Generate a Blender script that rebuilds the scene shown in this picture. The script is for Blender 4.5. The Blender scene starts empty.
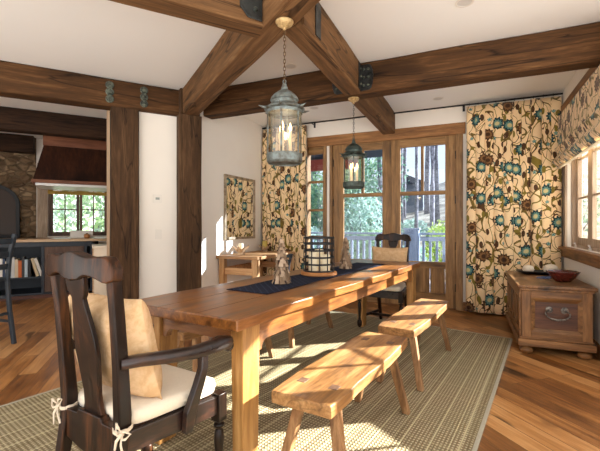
import bpy, bmesh, math, random
from mathutils import Vector, Matrix, noise as mnoise
R = math.radians
PI = math.pi
random.seed(7)
SC = bpy.context.scene
COL = SC.collection

# ------------------------------------------------------------------ colour
def lin(r, g, b):
    def f(c):
        c /= 255.0
        return c / 12.92 if c <= 0.04045 else ((c + 0.055) / 1.055) ** 2.4
    return (f(r), f(g), f(b), 1.0)

# ------------------------------------------------------------------ materials
class NT:
    def __init__(s, name):
        s.m = bpy.data.materials.new(name)
        s.m.use_nodes = True
        s.t = s.m.node_tree
        s.t.nodes.clear()
        s.out = s.n('ShaderNodeOutputMaterial')
    def n(s, typ, **kw):
        nd = s.t.nodes.new(typ)
        for k, v in kw.items():
            setattr(nd, k, v)
        return nd
    def l(s, a, b):
        s.t.links.new(a, b)
    def val(s, sock, v):
        if hasattr(v, 'is_linked') or isinstance(v, bpy.types.NodeSocket):
            s.l(v, sock)
        else:
            sock.default_value = v
    def math(s, op, a, b=None, c=None, clamp=False):
        nd = s.n('ShaderNodeMath', operation=op)
        nd.use_clamp = clamp
        s.val(nd.inputs[0], a)
        if b is not None: s.val(nd.inputs[1], b)
        if c is not None: s.val(nd.inputs[2], c)
        return nd.outputs[0]
    def vmath(s, op, a, b=None):
        nd = s.n('ShaderNodeVectorMath', operation=op)
        s.val(nd.inputs[0], a)
        if b is not None: s.val(nd.inputs[1], b)
        return nd
    def mix(s, fac, a, b, blend='MIX'):
        nd = s.n('ShaderNodeMix', data_type='RGBA', blend_type=blend)
        s.val(nd.inputs[0], fac); s.val(nd.inputs[6], a); s.val(nd.inputs[7], b)
        return nd.outputs[2]
    def ramp(s, fac, stops):
        nd = s.n('ShaderNodeValToRGB')
        el = nd.color_ramp.elements
        while len(el) < len(stops): el.new(0.5)
        for e, (p, c) in zip(el, stops):
            e.position = p; e.color = c
        s.l(fac, nd.inputs[0])
        return nd.outputs[0]
    def noise(s, vec, scale, detail=4, rough=0.55, dist=0.0):
        nd = s.n('ShaderNodeTexNoise')
        nd.inputs['Scale'].default_value = scale
        nd.inputs['Detail'].default_value = detail
        nd.inputs['Roughness'].default_value = rough
        nd.inputs['Distortion'].default_value = dist
        if vec is not None: s.l(vec, nd.inputs['Vector'])
        return nd.outputs[0]
    def mapping(s, vec, loc=(0,0,0), rot=(0,0,0), scale=(1,1,1)):
        nd = s.n('ShaderNodeMapping')
        nd.inputs['Location'].default_value = loc
        nd.inputs['Rotation'].default_value = rot
        nd.inputs['Scale'].default_value = scale
        s.l(vec, nd.inputs['Vector'])
        return nd.outputs[0]
    def bsdf(s, color, rough=0.6, bump=None, bstr=0.2, bdist=0.01, spec=0.5, metal=0.0, coat=0.0, sheen=0.0):
        b = s.n('ShaderNodeBsdfPrincipled')
        s.val(b.inputs['Base Color'], color)
        s.val(b.inputs['Roughness'], rough)
        b.inputs['Metallic'].default_value = metal
        b.inputs['Specular IOR Level'].default_value = spec
        b.inputs['Coat Weight'].default_value = coat
        b.inputs['Coat Roughness'].default_value = 0.15
        b.inputs['Sheen Weight'].default_value = sheen
        if bump is not None:
            bn = s.n('ShaderNodeBump')
            bn.inputs['Strength'].default_value = bstr
            bn.inputs['Distance'].default_value = bdist
            s.l(bump, bn.inputs['Height'])
            s.l(bn.outputs[0], b.inputs['Normal'])
        s.l(b.outputs[0], s.out.inputs[0])
        return b

def objcoord(t):
    """object coordinates shifted by a per-object random amount"""
    tc = t.n('ShaderNodeTexCoord'); oi = t.n('ShaderNodeObjectInfo')
    sh = t.math('MULTIPLY', oi.outputs['Random'], 13.7)
    cb = t.n('ShaderNodeCombineXYZ')
    for i in range(3): t.l(sh, cb.inputs[i])
    return t.vmath('ADD', tc.outputs['Object'], cb.outputs[0]).outputs[0]

def wood(name, cols, axis='x', scale=1.0, rough=0.5, bump=0.25, knots=0.5, spec=0.4, coat=0.0, crack=0.0, vary=0.25, lo=0.38, hi=0.68):
    t = NT(name)
    v = objcoord(t)
    k = 0.09
    sc = {'x': (k, 1, 1), 'y': (1, k, 1), 'z': (1, 1, k)}[axis]
    sc = tuple(c * scale for c in sc)
    mv = t.mapping(v, scale=sc)
    n1 = t.noise(mv, 20, 6, 0.65, 0.35)
    n2 = t.noise(mv, 70, 3, 0.7, 0.2)
    big = t.noise(t.mapping(v, scale=tuple(c * 2.2 for c in sc)), 1.2, 2, 0.5, 1.2)
    f = t.math('ADD', t.math('MULTIPLY', n1, 0.62), t.math('MULTIPLY', n2, 0.22))
    f = t.math('ADD', f, t.math('MULTIPLY', big, 0.22))
    c = t.ramp(f, [(lo, cols[0]), ((lo+hi)/2, cols[1]), (hi, cols[2])])
    # knots and dark stains
    kn = t.noise(t.mapping(v, scale=tuple((0.35 if a == k * scale else 1.0) * scale for a in sc)), 3.2, 2, 0.5, 0.3)
    kf = t.ramp(kn, [(0.28, (1, 1, 1, 1)), (0.40, (0, 0, 0, 1))])
    c = t.mix(t.math('MULTIPLY', kf, knots), c, tuple(x * 0.35 for x in cols[0][:3]) + (1,))
    if crack > 0:
        cn = t.noise(t.mapping(v, scale=tuple(c2 * 0.5 for c2 in sc)), 10, 3, 0.5, 1.0)
        cf = t.ramp(t.math('ABSOLUTE', t.math('SUBTRACT', cn, 0.5)), [(0.0, (1, 1, 1, 1)), (0.018, (0, 0, 0, 1))])
        c = t.mix(t.math('MULTIPLY', cf, crack), c, tuple(x * 0.25 for x in cols[0][:3]) + (1,))
    # per object variation in tone
    oi = t.n('ShaderNodeObjectInfo')
    vv = t.math('ADD', t.math('MULTIPLY', oi.outputs['Random'], vary), 1.0 - vary / 2)
    hs = t.n('ShaderNodeHueSaturation'); t.l(vv, hs.inputs['Value']); t.l(c, hs.inputs['Color'])
    rr = t.math('ADD', t.math('MULTIPLY', n1, 0.25), rough - 0.12)
    t.bsdf(hs.outputs[0], rr, f, bump, 0.006, spec, coat=coat)
    return t.m

def plain(name, col, rough=0.6, metal=0.0, nscale=20, namt=0.12, bump=0.0, spec=0.5, coat=0.0, sheen=0.0):
    t = NT(name)
    v = objcoord(t)
    n = t.noise(v, nscale, 4, 0.6)
    f = t.math('ADD', t.math('MULTIPLY', n, namt * 2), 1.0 - namt)
    hs = t.n('ShaderNodeHueSaturation'); hs.inputs['Color'].default_value = col
    t.l(f, hs.inputs['Value'])
    t.bsdf(hs.outputs[0], rough, n if bump else None, bump, 0.004, spec, metal, coat, sheen)
    return t.m

def two_tone(name, c1, c2, scale, rough=0.5, metal=0.0, bump=0.2, lo=0.4, hi=0.6):
    t = NT(name)
    n = t.noise(objcoord(t), scale, 5, 0.65, 0.3)
    c = t.ramp(n, [(lo, c1), (hi, c2)])
    t.bsdf(c, rough, n, bump, 0.004, metal=metal)
    return t.m

def glass(name, tint=(1, 1, 1, 1), gl=0.07, rough=0.02):
    t = NT(name)
    tr = t.n('ShaderNodeBsdfTransparent'); tr.inputs[0].default_value = tint
    g = t.n('ShaderNodeBsdfGlossy'); g.inputs['Roughness'].default_value = rough
    lw = t.n('ShaderNodeLayerWeight'); lw.inputs['Blend'].default_value = 0.5
    f = t.math('MULTIPLY_ADD', t.math('POWER', lw.outputs['Facing'], 4.0), 0.6, gl, clamp=True)
    mx = t.n('ShaderNodeMixShader')
    t.l(f, mx.inputs[0]); t.l(tr.outputs[0], mx.inputs[1]); t.l(g.outputs[0], mx.inputs[2])
    t.l(mx.outputs[0], t.out.inputs[0])
    return t.m

def emit(name, col, st):
    t = NT(name)
    e = t.n('ShaderNodeEmission'); e.inputs[0].default_value = col; e.inputs[1].default_value = st
    t.l(e.outputs[0], t.out.inputs[0])
    return t.m

def floor_mat():
    t = NT('plank_floor')
    tc = t.n('ShaderNodeTexCoord')
    v = t.mapping(tc.outputs['Object'], rot=(0, 0, R(-18.5 - 90)))
    br = t.n('ShaderNodeTexBrick')
    br.offset = 0.37; br.offset_frequency = 2
    br.inputs['Scale'].default_value = 1.0
    br.inputs['Brick Width'].default_value = 1.35
    br.inputs['Row Height'].default_value = 0.125
    br.inputs['Mortar Size'].default_value = 0.0022
    br.inputs['Mortar Smooth'].default_value = 0.3
    br.inputs['Bias'].default_value = 0.0
    br.inputs['Color1'].default_value = (0, 0, 0, 1); br.inputs['Color2'].default_value = (1, 1, 1, 1)
    br.inputs['Mortar'].default_value = (0.5, 0.5, 0.5, 1)
    t.l(v, br.inputs['Vector'])
    tone = br.outputs['Color']
    bw = t.n('ShaderNodeRGBToBW'); t.l(tone, bw.inputs[0])
    sh = t.n('ShaderNodeCombineXYZ'); t.l(t.math('MULTIPLY', bw.outputs[0], 9.0), sh.inputs[0]); t.l(t.math('MULTIPLY', bw.outputs[0], 5.0), sh.inputs[2])
    v2 = t.vmath('ADD', v, sh.outputs[0]).outputs[0]
    g = t.noise(t.mapping(v2, scale=(0.07, 1, 1)), 26, 6, 0.62, 0.8)
    g2 = t.noise(t.mapping(v2, scale=(0.35, 1, 1)), 5, 3, 0.5, 0.8)
    f = t.math('ADD', t.math('MULTIPLY', g, 0.5), t.math('MULTIPLY', g2, 0.25))
    f = t.math('ADD', f, t.math('MULTIPLY', bw.outputs[0], 0.26))
    c = t.ramp(f, [(0.30, lin(82, 48, 23)), (0.44, lin(138, 89, 45)), (0.55, lin(178, 124, 70)), (0.70, lin(210, 160, 106))])
    kn = t.noise(t.mapping(v2, scale=(0.5, 1, 1)), 4.5, 2, 0.5, 0.2)
    c = t.mix(t.math('MULTIPLY', t.ramp(kn, [(0.25, (1, 1, 1, 1)), (0.33, (0, 0, 0, 1))]), 0.75), c, lin(40, 22, 12))
    c = t.mix(t.math('MULTIPLY', br.outputs['Fac'], 0.75), c, lin(36, 20, 11))
    rough = t.math('ADD', t.math('MULTIPLY', g, 0.25), 0.22)
    t.bsdf(c, rough, t.math('SUBTRACT', g, t.math('MULTIPLY', br.outputs['Fac'], 1.5)), 0.15, 0.004, 0.5)
    return t.m

def rug_mat():
    t = NT('woven_rug')
    uv = t.n('ShaderNodeUVMap'); uv.uv_map = 'UVMap'
    sp = t.n('ShaderNodeSeparateXYZ'); t.l(uv.outputs[0], sp.inputs[0])
    x, y = sp.outputs[0], sp.outputs[1]      # metres across and along
    def stripe(c, period, width, off=0.0):
        m = t.math('FRACT', t.math('DIVIDE', t.math('ADD', c, off), period))
        return t.math('LESS_THAN', m, width / period)
    def soft(c, period):
        return t.math('MULTIPLY_ADD', t.math('SINE', t.math('MULTIPLY', c, 2 * PI / period)), 0.5, 0.5)
    weave = t.math('MULTIPLY', soft(x, 0.021), soft(y, 0.024))
    n = t.noise(t.mapping(uv.outputs[0], scale=(60, 6, 1)), 1.0, 3, 0.6)
    nb = t.noise(uv.outputs[0], 1.3, 3, 0.6)
    base = t.mix(t.ramp(t.math('ADD', weave, t.math('MULTIPLY', n, 0.35)), [(0.25, (0, 0, 0, 1)), (0.85, (1, 1, 1, 1))]), lin(126, 110, 84), lin(198, 183, 152))
    base = t.mix(t.math('MULTIPLY', t.ramp(nb, [(0.4, (0, 0, 0, 1)), (0.62, (1, 1, 1, 1))]), 0.3), base, lin(138, 134, 102))
    # long pale lines in pairs, thin pale cross lines
    l1 = t.math('ADD', stripe(x, 0.15, 0.009), stripe(x, 0.30, 0.005, 0.05), clamp=True)
    l2 = t.math('ADD', stripe(y, 0.21, 0.007), stripe(y, 0.0525, 0.003, 0.01), clamp=True)
    d1 = stripe(x, 0.19, 0.03, 0.12)
    base = t.mix(t.math('MULTIPLY', d1, 0.25), base, lin(92, 74, 46))
    base = t.mix(t.math('MULTIPLY', l2, 0.35), base, lin(190, 178, 138))
    base = t.mix(t.math('MULTIPLY', l1, 0.75), base, lin(205, 194, 156))
    t.bsdf(base, 0.95, weave, 0.6, 0.006, 0.1)
    return t.m

def fabric_mat():
    """cream cloth printed with teal and brown flowers on winding vines"""
    t = NT('floral_cloth')
    uv = t.n('ShaderNodeUVMap'); uv.uv_map = 'UVMap'
    P = uv.outputs[0]
    nz = t.n('ShaderNodeTexNoise'); nz.inputs['Scale'].default_value = 5.0; nz.inputs['Detail'].default_value = 2
    t.l(P, nz.inputs['Vector'])
    dv = t.vmath('SCALE', t.vmath('SUBTRACT', nz.outputs['Color'], (0.5, 0.5, 0.5)).outputs[0]); dv.inputs['Scale'].default_value = 0.05
    Pd = t.vmath('ADD', P, dv.outputs[0]).outputs[0]
    col = t.mix(t.noise(t.mapping(P, scale=(1, 1, 1)), 60, 3), lin(228, 195, 148), lin(242, 214, 172))
    # vines: contour lines of a smooth noise
    def vine(scale, loc, w, c, col):
        n = t.noise(t.mapping(Pd, loc=loc, scale=(1.0, 0.7, 1)), scale, 0.0, 0.4, 0.5)
        a = t.math('ABSOLUTE', t.math('SUBTRACT', n, 0.5))
        return t.mix(t.math('LESS_THAN', a, w), col, c)
    col = vine(5.2, (3.1, 1.7, 0), 0.017, lin(124, 106, 44), col)
    col = vine(4.6, (14.2, 8.3, 0), 0.016, lin(112, 92, 44), col)
    col = vine(6.5, (9.4, 5.2, 0), 0.013, lin(84, 56, 32), col)
    # leaves: small stretched cells, kept at random
    def spots(scale, rad, keep, cols, petals=0, loc=(0, 0, 0), stretch=1.0, rot=0.0, inner=None, core=None, amp=0.22):
        nonlocal col
        q = t.mapping(Pd, loc=loc, rot=(0, 0, rot), scale=(1, stretch, 1))
        vo = t.n('ShaderNodeTexVoronoi', voronoi_dimensions='2D', feature='F1')
        vo.inputs['Scale'].default_value = scale
        vo.inputs['Randomness'].default_value = 0.75
        t.l(q, vo.inputs['Vector'])
        d = t.vmath('SUBTRACT', q, vo.outputs['Position'])
        sp = t.n('ShaderNodeSeparateXYZ'); t.l(d.outputs[0], sp.inputs[0])
        r = t.math('SQRT', t.math('ADD', t.math('MULTIPLY', sp.outputs[0], sp.outputs[0]), t.math('MULTIPLY', sp.outputs[1], sp.outputs[1])))
        cs = t.n('ShaderNodeSeparateXYZ'); t.l(vo.outputs['Color'], cs.inputs[0])
        if petals:
            th = t.math('ARCTAN2', sp.outputs[1], sp.outputs[0])
            wv = t.math('MULTIPLY_ADD', t.math('SINE', t.math('MULTIPLY', th, float(petals))), amp, 1.0)
            r = t.math('DIVIDE', r, wv)
        kp = t.math('LESS_THAN', cs.outputs[0], keep)
        m = t.math('MULTIPLY', t.math('LESS_THAN', r, rad), kp)
        pick = t.math('GREATER_THAN', cs.outputs[1], 0.42)
        c = t.mix(pick, cols[0], cols[1])
        col = t.mix(m, col, c)
        if inner:
            m2 = t.math('MULTIPLY', t.math('LESS_THAN', r, rad * 0.66), kp)
            col = t.mix(m2, col, t.mix(pick, inner[0], inner[1]))
            m3 = t.math('MULTIPLY', t.math('LESS_THAN', r, rad * 0.36), kp)
            col = t.mix(m3, col, t.mix(pick, core[0], core[1]))
    olive, brown, teal, dteal = lin(122, 106, 44), lin(78, 52, 32), lin(60, 102, 102), lin(30, 60, 64)
    spots(10, 0.021, 0.45, (olive, brown), loc=(2, 7, 0), stretch=0.5, rot=0.6)
    spots(8, 0.024, 0.35, (brown, olive), loc=(5, 1, 0), stretch=0.55, rot=-0.7)
    spots(8, 0.020, 0.3, (brown, teal), petals=5, loc=(11, 3, 0), inner=(olive, lin(150, 190, 176)), core=(brown, dteal))
    spots(3.1, 0.074, 0.9, (brown, dteal), petals=11, loc=(0.3, 0.9, 0), inner=(lin(128, 92, 56), lin(92, 130, 122)), core=(lin(70, 44, 28), lin(196, 182, 132)), amp=.13)
    t.bsdf(col, 0.9, None, spec=0.15, sheen=0.2)
    return t.m

def stone_mat():
    t = NT('river_stone')
    tc = t.n('ShaderNodeTexCoord')
    v = t.mapping(tc.outputs['Object'], scale=(1.0, 1.0, 1.45))
    nz = t.n('ShaderNodeTexNoise'); nz.inputs['Scale'].default_value = 4; t.l(v, nz.inputs['Vector'])
    dv = t.vmath('SCALE', nz.outputs['Color']); dv.inputs['Scale'].default_value = 0.12
    v = t.vmath('ADD', v, dv.outputs[0]).outputs[0]
    a = t.n('ShaderNodeTexVoronoi', feature='F1'); a.inputs['Scale'].default_value = 6.5; t.l(v, a.inputs['Vector'])
    e = t.n('ShaderNodeTexVoronoi', feature='DISTANCE_TO_EDGE'); e.inputs['Scale'].default_value = 6.5; t.l(v, e.inputs['Vector'])
    bw = t.n('ShaderNodeRGBToBW'); t.l(a.outputs['Color'], bw.inputs[0])
    c = t.ramp(bw.outputs[0], [(0.2, lin(112, 88, 66)), (0.5, lin(150, 122, 92)), (0.8, lin(184, 156, 122))])
    c = t.mix(t.math('MULTIPLY', t.noise(v, 14, 4), 0.5), c, lin(110, 92, 74))
    edge = t.ramp(e.outputs[0], [(0.03, (1, 1, 1, 1)), (0.10, (0, 0, 0, 1))])
    c = t.mix(edge, c, lin(120, 100, 78))
    h = t.ramp(e.outputs[0], [(0.0, (0, 0, 0, 1)), (0.30, (1, 1, 1, 1))])
    t.bsdf(c, 0.85, h, 0.9, 0.06, 0.2)
    return t.m

M = {}
M['beam'] = wood('beam_wood', (lin(34, 21, 10), lin(78, 51, 27), lin(124, 89, 55)), 'x', 1.0, 0.75, 0.5, 0.5, 0.2, crack=0.8, vary=0.08, lo=.30, hi=.78)
M['beam_bounce_lit'] = wood('bounce_lit_beam_wood', (lin(58, 39, 23), lin(108, 77, 48), lin(150, 115, 80)), 'x', 1.0, 0.75, 0.6, 0.5, 0.2, crack=0.8, vary=0.08, lo=.30, hi=.78)  # beam wood with floor-bounced light put into a lighter colour
M['post'] = wood('post_wood', (lin(36, 24, 14), lin(74, 52, 33), lin(112, 84, 58)), 'z', 1.0, 0.78, 0.5, 0.5, 0.2, crack=0.7, vary=0.1, lo=.30, hi=.78)
M['dark_beam'] = wood('dark_beam_wood', (lin(26, 16, 10), lin(50, 32, 20), lin(72, 48, 30)), 'x', 1.0, 0.75, 0.4, 0.5, 0.2, crack=0.6)
M['table_x'] = wood('table_wood_across', (lin(68, 37, 14), lin(122, 74, 31), lin(158, 105, 51)), 'x', 1.0, 0.36, 0.12, 0.5, 0.5, coat=0.25, vary=0.08)
M['table_y'] = wood('table_wood_along', (lin(68, 37, 14), lin(122, 74, 31), lin(158, 105, 51)), 'y', 1.0, 0.34, 0.12, 0.5, 0.45, coat=0.12, crack=0.25, vary=0.05)
M['table_z'] = wood('table_leg_wood', (lin(108, 70, 30), lin(160, 114, 60), lin(194, 150, 94)), 'z', 1.0, 0.5, 0.15, 0.5, 0.4, vary=0.1)
M['bench_y'] = wood('bench_wood', (lin(92, 60, 32), lin(146, 104, 60), lin(184, 142, 94)), 'y', 1.0, 0.5, 0.25, 0.55, 0.4, crack=0.4, vary=0.1)
M['bench_z'] = wood('bench_leg_wood', (lin(84, 56, 32), lin(136, 98, 62), lin(176, 136, 94)), 'z', 1.2, 0.6, 0.2, 0.5, 0.35, vary=0.15)
M['door_z'] = wood('door_wood_upright', (lin(84, 58, 30), lin(136, 99, 57), lin(172, 132, 83)), 'z', 1.0, 0.5, 0.15, 0.6, 0.4, vary=0.1)
M['door_x'] = wood('door_wood_level', (lin(84, 58, 30), lin(136, 99, 57), lin(172, 132, 83)), 'x', 1.0, 0.5, 0.15, 0.6, 0.4, vary=0.1)
M['trim_x'] = wood('trim_wood', (lin(84, 54, 28), lin(132, 90, 50), lin(164, 118, 72)), 'x', 1.0, 0.55, 0.2, 0.6, 0.35)
M['trim_y'] = wood('trim_wood_side', (lin(92, 60, 32), lin(142, 98, 56), lin(172, 126, 78)), 'y', 1.0, 0.55, 0.2, 0.6, 0.35)
M['sash'] = wood('pale_window_wood', (lin(140, 116, 94), lin(180, 156, 132), lin(204, 184, 162)), 'z', 1.0, 0.55, 0.12, 0.4, 0.35)
M['chest_x'] = wood('chest_wood', (lin(68, 43, 21), lin(124, 85, 48), lin(162, 118, 73)), 'x', 1.3, 0.5, 0.25, 0.9, 0.4, crack=0.35, vary=0.1)
M['chest_y'] = wood('chest_wood_long', (lin(68, 43, 21), lin(124, 85, 48), lin(162, 118, 73)), 'y', 1.3, 0.42, 0.25, 0.9, 0.4, crack=0.35, vary=0.1)
M['chest_z'] = wood('chest_wood_upright', (lin(68, 43, 21), lin(124, 85, 48), lin(162, 118, 73)), 'z', 1.3, 0.5, 0.25, 0.9, 0.4, crack=0.35, vary=0.1)
M['chest_dark'] = wood('chest_panel_wood', (lin(52, 29, 17), lin(84, 50, 31), lin(108, 70, 45)), 'x', 1.3, 0.5, 0.2, 0.6, 0.4)
M['console'] = wood('console_wood', (lin(134, 90, 52), lin(188, 140, 92), lin(214, 172, 124)), 'x', 1.0, 0.5, 0.12, 0.4, 0.4)
M['console_z'] = wood('console_leg_wood', (lin(140, 94, 54), lin(196, 148, 98), lin(220, 180, 132)), 'z', 1.0, 0.5, 0.12, 0.4, 0.4)
M['chair'] = wood('dark_chair_wood', (lin(15, 10, 7), lin(32, 19, 12), lin(82, 48, 25)), 'z', 1.2, 0.34, 0.1, 0.4, 0.22, coat=0.0, vary=0.05)
M['chair_arm'] = wood('dark_arm_wood', (lin(18, 12, 12), lin(34, 22, 20), lin(70, 42, 30)), 'y', 1.2, 0.30, 0.1, 0.5, 0.4, coat=0.1, vary=0.05)
M['hood'] = wood('hood_wood', (lin(30, 14, 7), lin(52, 26, 14), lin(74, 40, 22)), 'z', 0.8, 0.42, 0.15, 0.7, 0.4)
M['hood_trim'] = wood('hood_trim_wood', (lin(78, 42, 24), lin(116, 68, 42), lin(140, 88, 58)), 'x', 0.8, 0.5, 0.1, 0.4, 0.4)
M['counter'] = wood('counter_wood', (lin(150, 112, 76), lin(196, 158, 116), lin(222, 190, 150)), 'x', 0.8, 0.35, 0.05, 0.2, 0.5)
M['white_cab'] = plain('cream_paint', lin(232, 218, 196), 0.5, nscale=6, namt=0.04)
M['navy'] = plain('dark_blue_paint', lin(38, 46, 56), 0.5, nscale=8, namt=0.15)
M['panel_brown'] = wood('brown_panel', (lin(70, 48, 36), lin(98, 72, 56), lin(120, 92, 72)), 'z', 1.0, 0.5, 0.1, 0.4, 0.4)
M['plinth'] = wood('plinth_wood', (lin(54, 30, 22), lin(84, 50, 38), lin(106, 68, 52)), 'x', 1.0, 0.5, 0.1, 0.4, 0.4)
M['stool'] = plain('dark_stool_paint', lin(46, 54, 62), 0.4, nscale=12, namt=0.3)
M['plaster'] = plain('cream_plaster', lin(236, 229, 219), 0.9, nscale=3, namt=0.03, bump=0.08, spec=0.2)
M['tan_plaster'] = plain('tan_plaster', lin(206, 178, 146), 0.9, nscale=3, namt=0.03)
M['ceiling'] = plain('ceiling_plaster', lin(240, 238, 234), 0.92, nscale=1.5, namt=0.02, bump=0.05, spec=0.15)
M['floor'] = floor_mat()
M['rug'] = rug_mat()
M['rug_edge'] = plain('rug_binding', lin(170, 164, 146), 0.9, nscale=80, namt=0.2)
M['cloth'] = fabric_mat()
M['shade_side'] = plain('lining', lin(222, 204, 170), 0.9)
M['stone'] = stone_mat()
M['glass'] = glass('window_glass', (0.97, 0.985, 0.99, 1), 0.03)
M['door_glass'] = glass('view_dimming_glass', (0.66, 0.72, 0.80, 1), 0.03)  # tint darkens the pane to hold down outdoor brightness
M['lglass'] = glass('lantern_glass', (0.90, 0.85, 0.76, 1), 0.10, 0.06)
t_ = NT('mirror_silver'); t_.bsdf((0.86, 0.87, 0.87, 1), 0.015, metal=1.0); M['mirror'] = t_.m
t_ = NT('painted_reflection'); t_.bsdf(lin(66, 50, 38), 0.12, spec=0.12); M['painted_reflection'] = t_.m  # brown base colour stands in for the reflected room
M['mframe'] = two_tone('mirror_frame_paint', lin(128, 110, 88), lin(176, 156, 128), 12, 0.5)
M['iron'] = plain('black_iron', lin(30, 29, 30), 0.5, 0.4, 30, 0.3, 0.1)
M['steel'] = two_tone('weathered_steel', lin(20, 21, 22), lin(60, 63, 62), 9, 0.42, 0.5, 0.2)
M['handle_iron'] = two_tone('highlit_iron', lin(58, 54, 50), lin(128, 120, 110), 40, 0.4, 0.6, 0.2)  # paler tone paints highlights onto the iron handle
M['bolt'] = two_tone('verdigris_bolt', lin(42, 46, 42), lin(104, 110, 96), 30, 0.5, 0.4)
M['patina'] = two_tone('bronze_patina', lin(72, 64, 50), lin(122, 134, 134), 22, 0.5, 0.45, 0.3, 0.35, 0.65)
M['patina_dark'] = two_tone('dark_bronze_patina', lin(34, 36, 32), lin(78, 92, 86), 22, 0.5, 0.45, 0.3, 0.35, 0.65)
M['brass'] = two_tone('aged_brass', lin(150, 118, 74), lin(206, 178, 128), 30, 0.45, 0.3)
M['chain'] = plain('brown_chain', lin(92, 70, 46), 0.45, 0.6, 40, 0.3)
M['candle_tube'] = plain('ivory_sleeve', lin(226, 208, 172), 0.7)
M['bulb'] = emit('warm_bulb', (1.0, 0.66, 0.30, 1), 7.0)
M['wax'] = plain('ivory_wax', lin(238, 224, 190), 0.55, nscale=6, namt=0.05)
M['wax_yellow'] = plain('yellow_wax', lin(196, 170, 82), 0.55, nscale=6, namt=0.1)
M['wick'] = plain('wick', lin(40, 34, 30), 0.9)
M['cushion'] = plain('cream_linen', lin(222, 208, 186), 0.95, nscale=90, namt=0.08, bump=0.15, spec=0.1, sheen=0.3)
M['pillow'] = two_tone('tan_linen', lin(196, 158, 114), lin(212, 178, 138), 26, 0.95, 0.0, 0.12)
M['ribbon'] = plain('beige_ribbon', lin(206, 190, 168), 0.9)
M['runner'] = None
t_ = NT('navy_runner')
_v = objcoord(t_)
_w = t_.n('ShaderNodeTexVoronoi', feature='DISTANCE_TO_EDGE'); _w.inputs['Scale'].default_value = 26; _w.inputs['Randomness'].default_value = 0.15
t_.l(t_.mapping(_v, rot=(0, 0, 0.78)), _w.inputs['Vector'])
_c = t_.ramp(_w.outputs[0], [(0.05, lin(52, 56, 74)), (0.12, lin(25, 29, 44))])
t_.bsdf(_c, 0.9, t_.noise(_v, 160, 2), 0.3, 0.003, 0.1); M['runner'] = t_.m
t_ = NT('bark_scale')
_g = t_.n('ShaderNodeNewGeometry')
_c = t_.ramp(_g.outputs['Random Per Island'], [(0.0, lin(112, 92, 74)), (0.5, lin(156, 132, 108)), (1.0, lin(192, 168, 144))])
_n = t_.noise(objcoord(t_), 60, 3)
t_.bsdf(t_.mix(t_.math('MULTIPLY', _n, .5), _c, lin(86, 66, 52)), .9, _n, .3, .003, .1); M['scale'] = t_.m
M['bark'] = two_tone('bark_flake', lin(70, 54, 42), lin(188, 164, 140), 34, 0.9, 0.0, 0.3)
M['star'] = two_tone('weathered_pale_wood', lin(160, 126, 92), lin(206, 176, 140), 18, 0.7)
M['tray_wood'] = wood('tray_wood', (lin(120, 72, 34), lin(164, 108, 60), lin(190, 136, 84)), 'x', 1.5, 0.45, 0.1, 0.3, 0.4)
M['black_tray'] = plain('black_lacquer', lin(22, 20, 22), 0.3)
M['shell'] = plain('white_shell', lin(222, 208, 186), 0.8, nscale=60, namt=0.2, bump=0.5)
M['bowl'] = wood('red_brown_bowl', (lin(42, 12, 10), lin(78, 26, 20), lin(112, 48, 36)), 'x', 2.0, 0.22, 0.05, 0.3, 0.5, coat=0.4)
M['blue'] = two_tone('blue_print', lin(36, 52, 92), lin(96, 114, 150), 60, 0.7)
M['white_plastic'] = plain('white_plastic', lin(228, 222, 212), 0.4, namt=0.02)
M['grey_plastic'] = plain('grey_display', lin(150, 156, 150), 0.4, namt=0.03)
M['lamp_disc'] = plain('frosted_lens', lin(206, 202, 196), 0.6, namt=0.03)
M['olive_shade'] = plain('mustard_cloth', lin(184, 150, 70), 0.9, nscale=8, namt=0.12)
M['light_strip'] = plain('steel_liner', lin(214, 210, 206), 0.4, 0.3)
M['rail'] = wood('grey_deck_wood', (lin(112, 122, 140), lin(146, 156, 174), lin(178, 186, 200)), 'x', 1.0, 0.8, 0.2, 0.2, 0.2)
M['rail_z'] = wood('grey_deck_wood_upright', (lin(112, 122, 140), lin(146, 156, 174), lin(178, 186, 200)), 'z', 1.0, 0.8, 0.2, 0.2, 0.2)
M['red_beam'] = plain('red_brown_paint', lin(142, 58, 44), 0.7)
M['roof_dark'] = plain('dark_roofing', lin(54, 58, 72), 0.8)
M['soil'] = two_tone('forest_floor', lin(120, 104, 88), lin(206, 194, 176), 1.6, 0.95, 0.0, 0.4, 0.35, 0.65)
M['trunk'] = two_tone('tree_bark', lin(96, 92, 100), lin(156, 150, 158), 9, 0.9, 0.0, 0.5)
def leafmat(name, a, b):
    t = NT(name)
    c = t.ramp(t.noise(objcoord(t), 6, 3), [(0.35, a), (0.65, b)])
    bs = t.bsdf(c, 0.6, spec=0.3)
    tr = t.n('ShaderNodeBsdfTranslucent'); t.l(c, tr.inputs[0])
    mx = t.n('ShaderNodeMixShader'); mx.inputs[0].default_value = 0.45
    t.l(bs.outputs[0], mx.inputs[1]); t.l(tr.outputs[0], mx.inputs[2]); t.l(mx.outputs[0], t.out.inputs[0])
    return t.m
M['leaf_dark'] = leafmat('dark_leaf', lin(84, 124, 104), lin(140, 180, 150))
M['leaf_mid'] = leafmat('mid_leaf', lin(118, 156, 116), lin(184, 210, 160))
M['leaf_bright'] = leafmat('bright_leaf', lin(142, 172, 60), lin(206, 222, 110))
M['leaf_pale'] = leafmat('pale_leaf', lin(150, 184, 170), lin(214, 230, 216))
M['grey_wall'] = plain('grey_siding', lin(112, 116, 126), 0.8)

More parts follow.
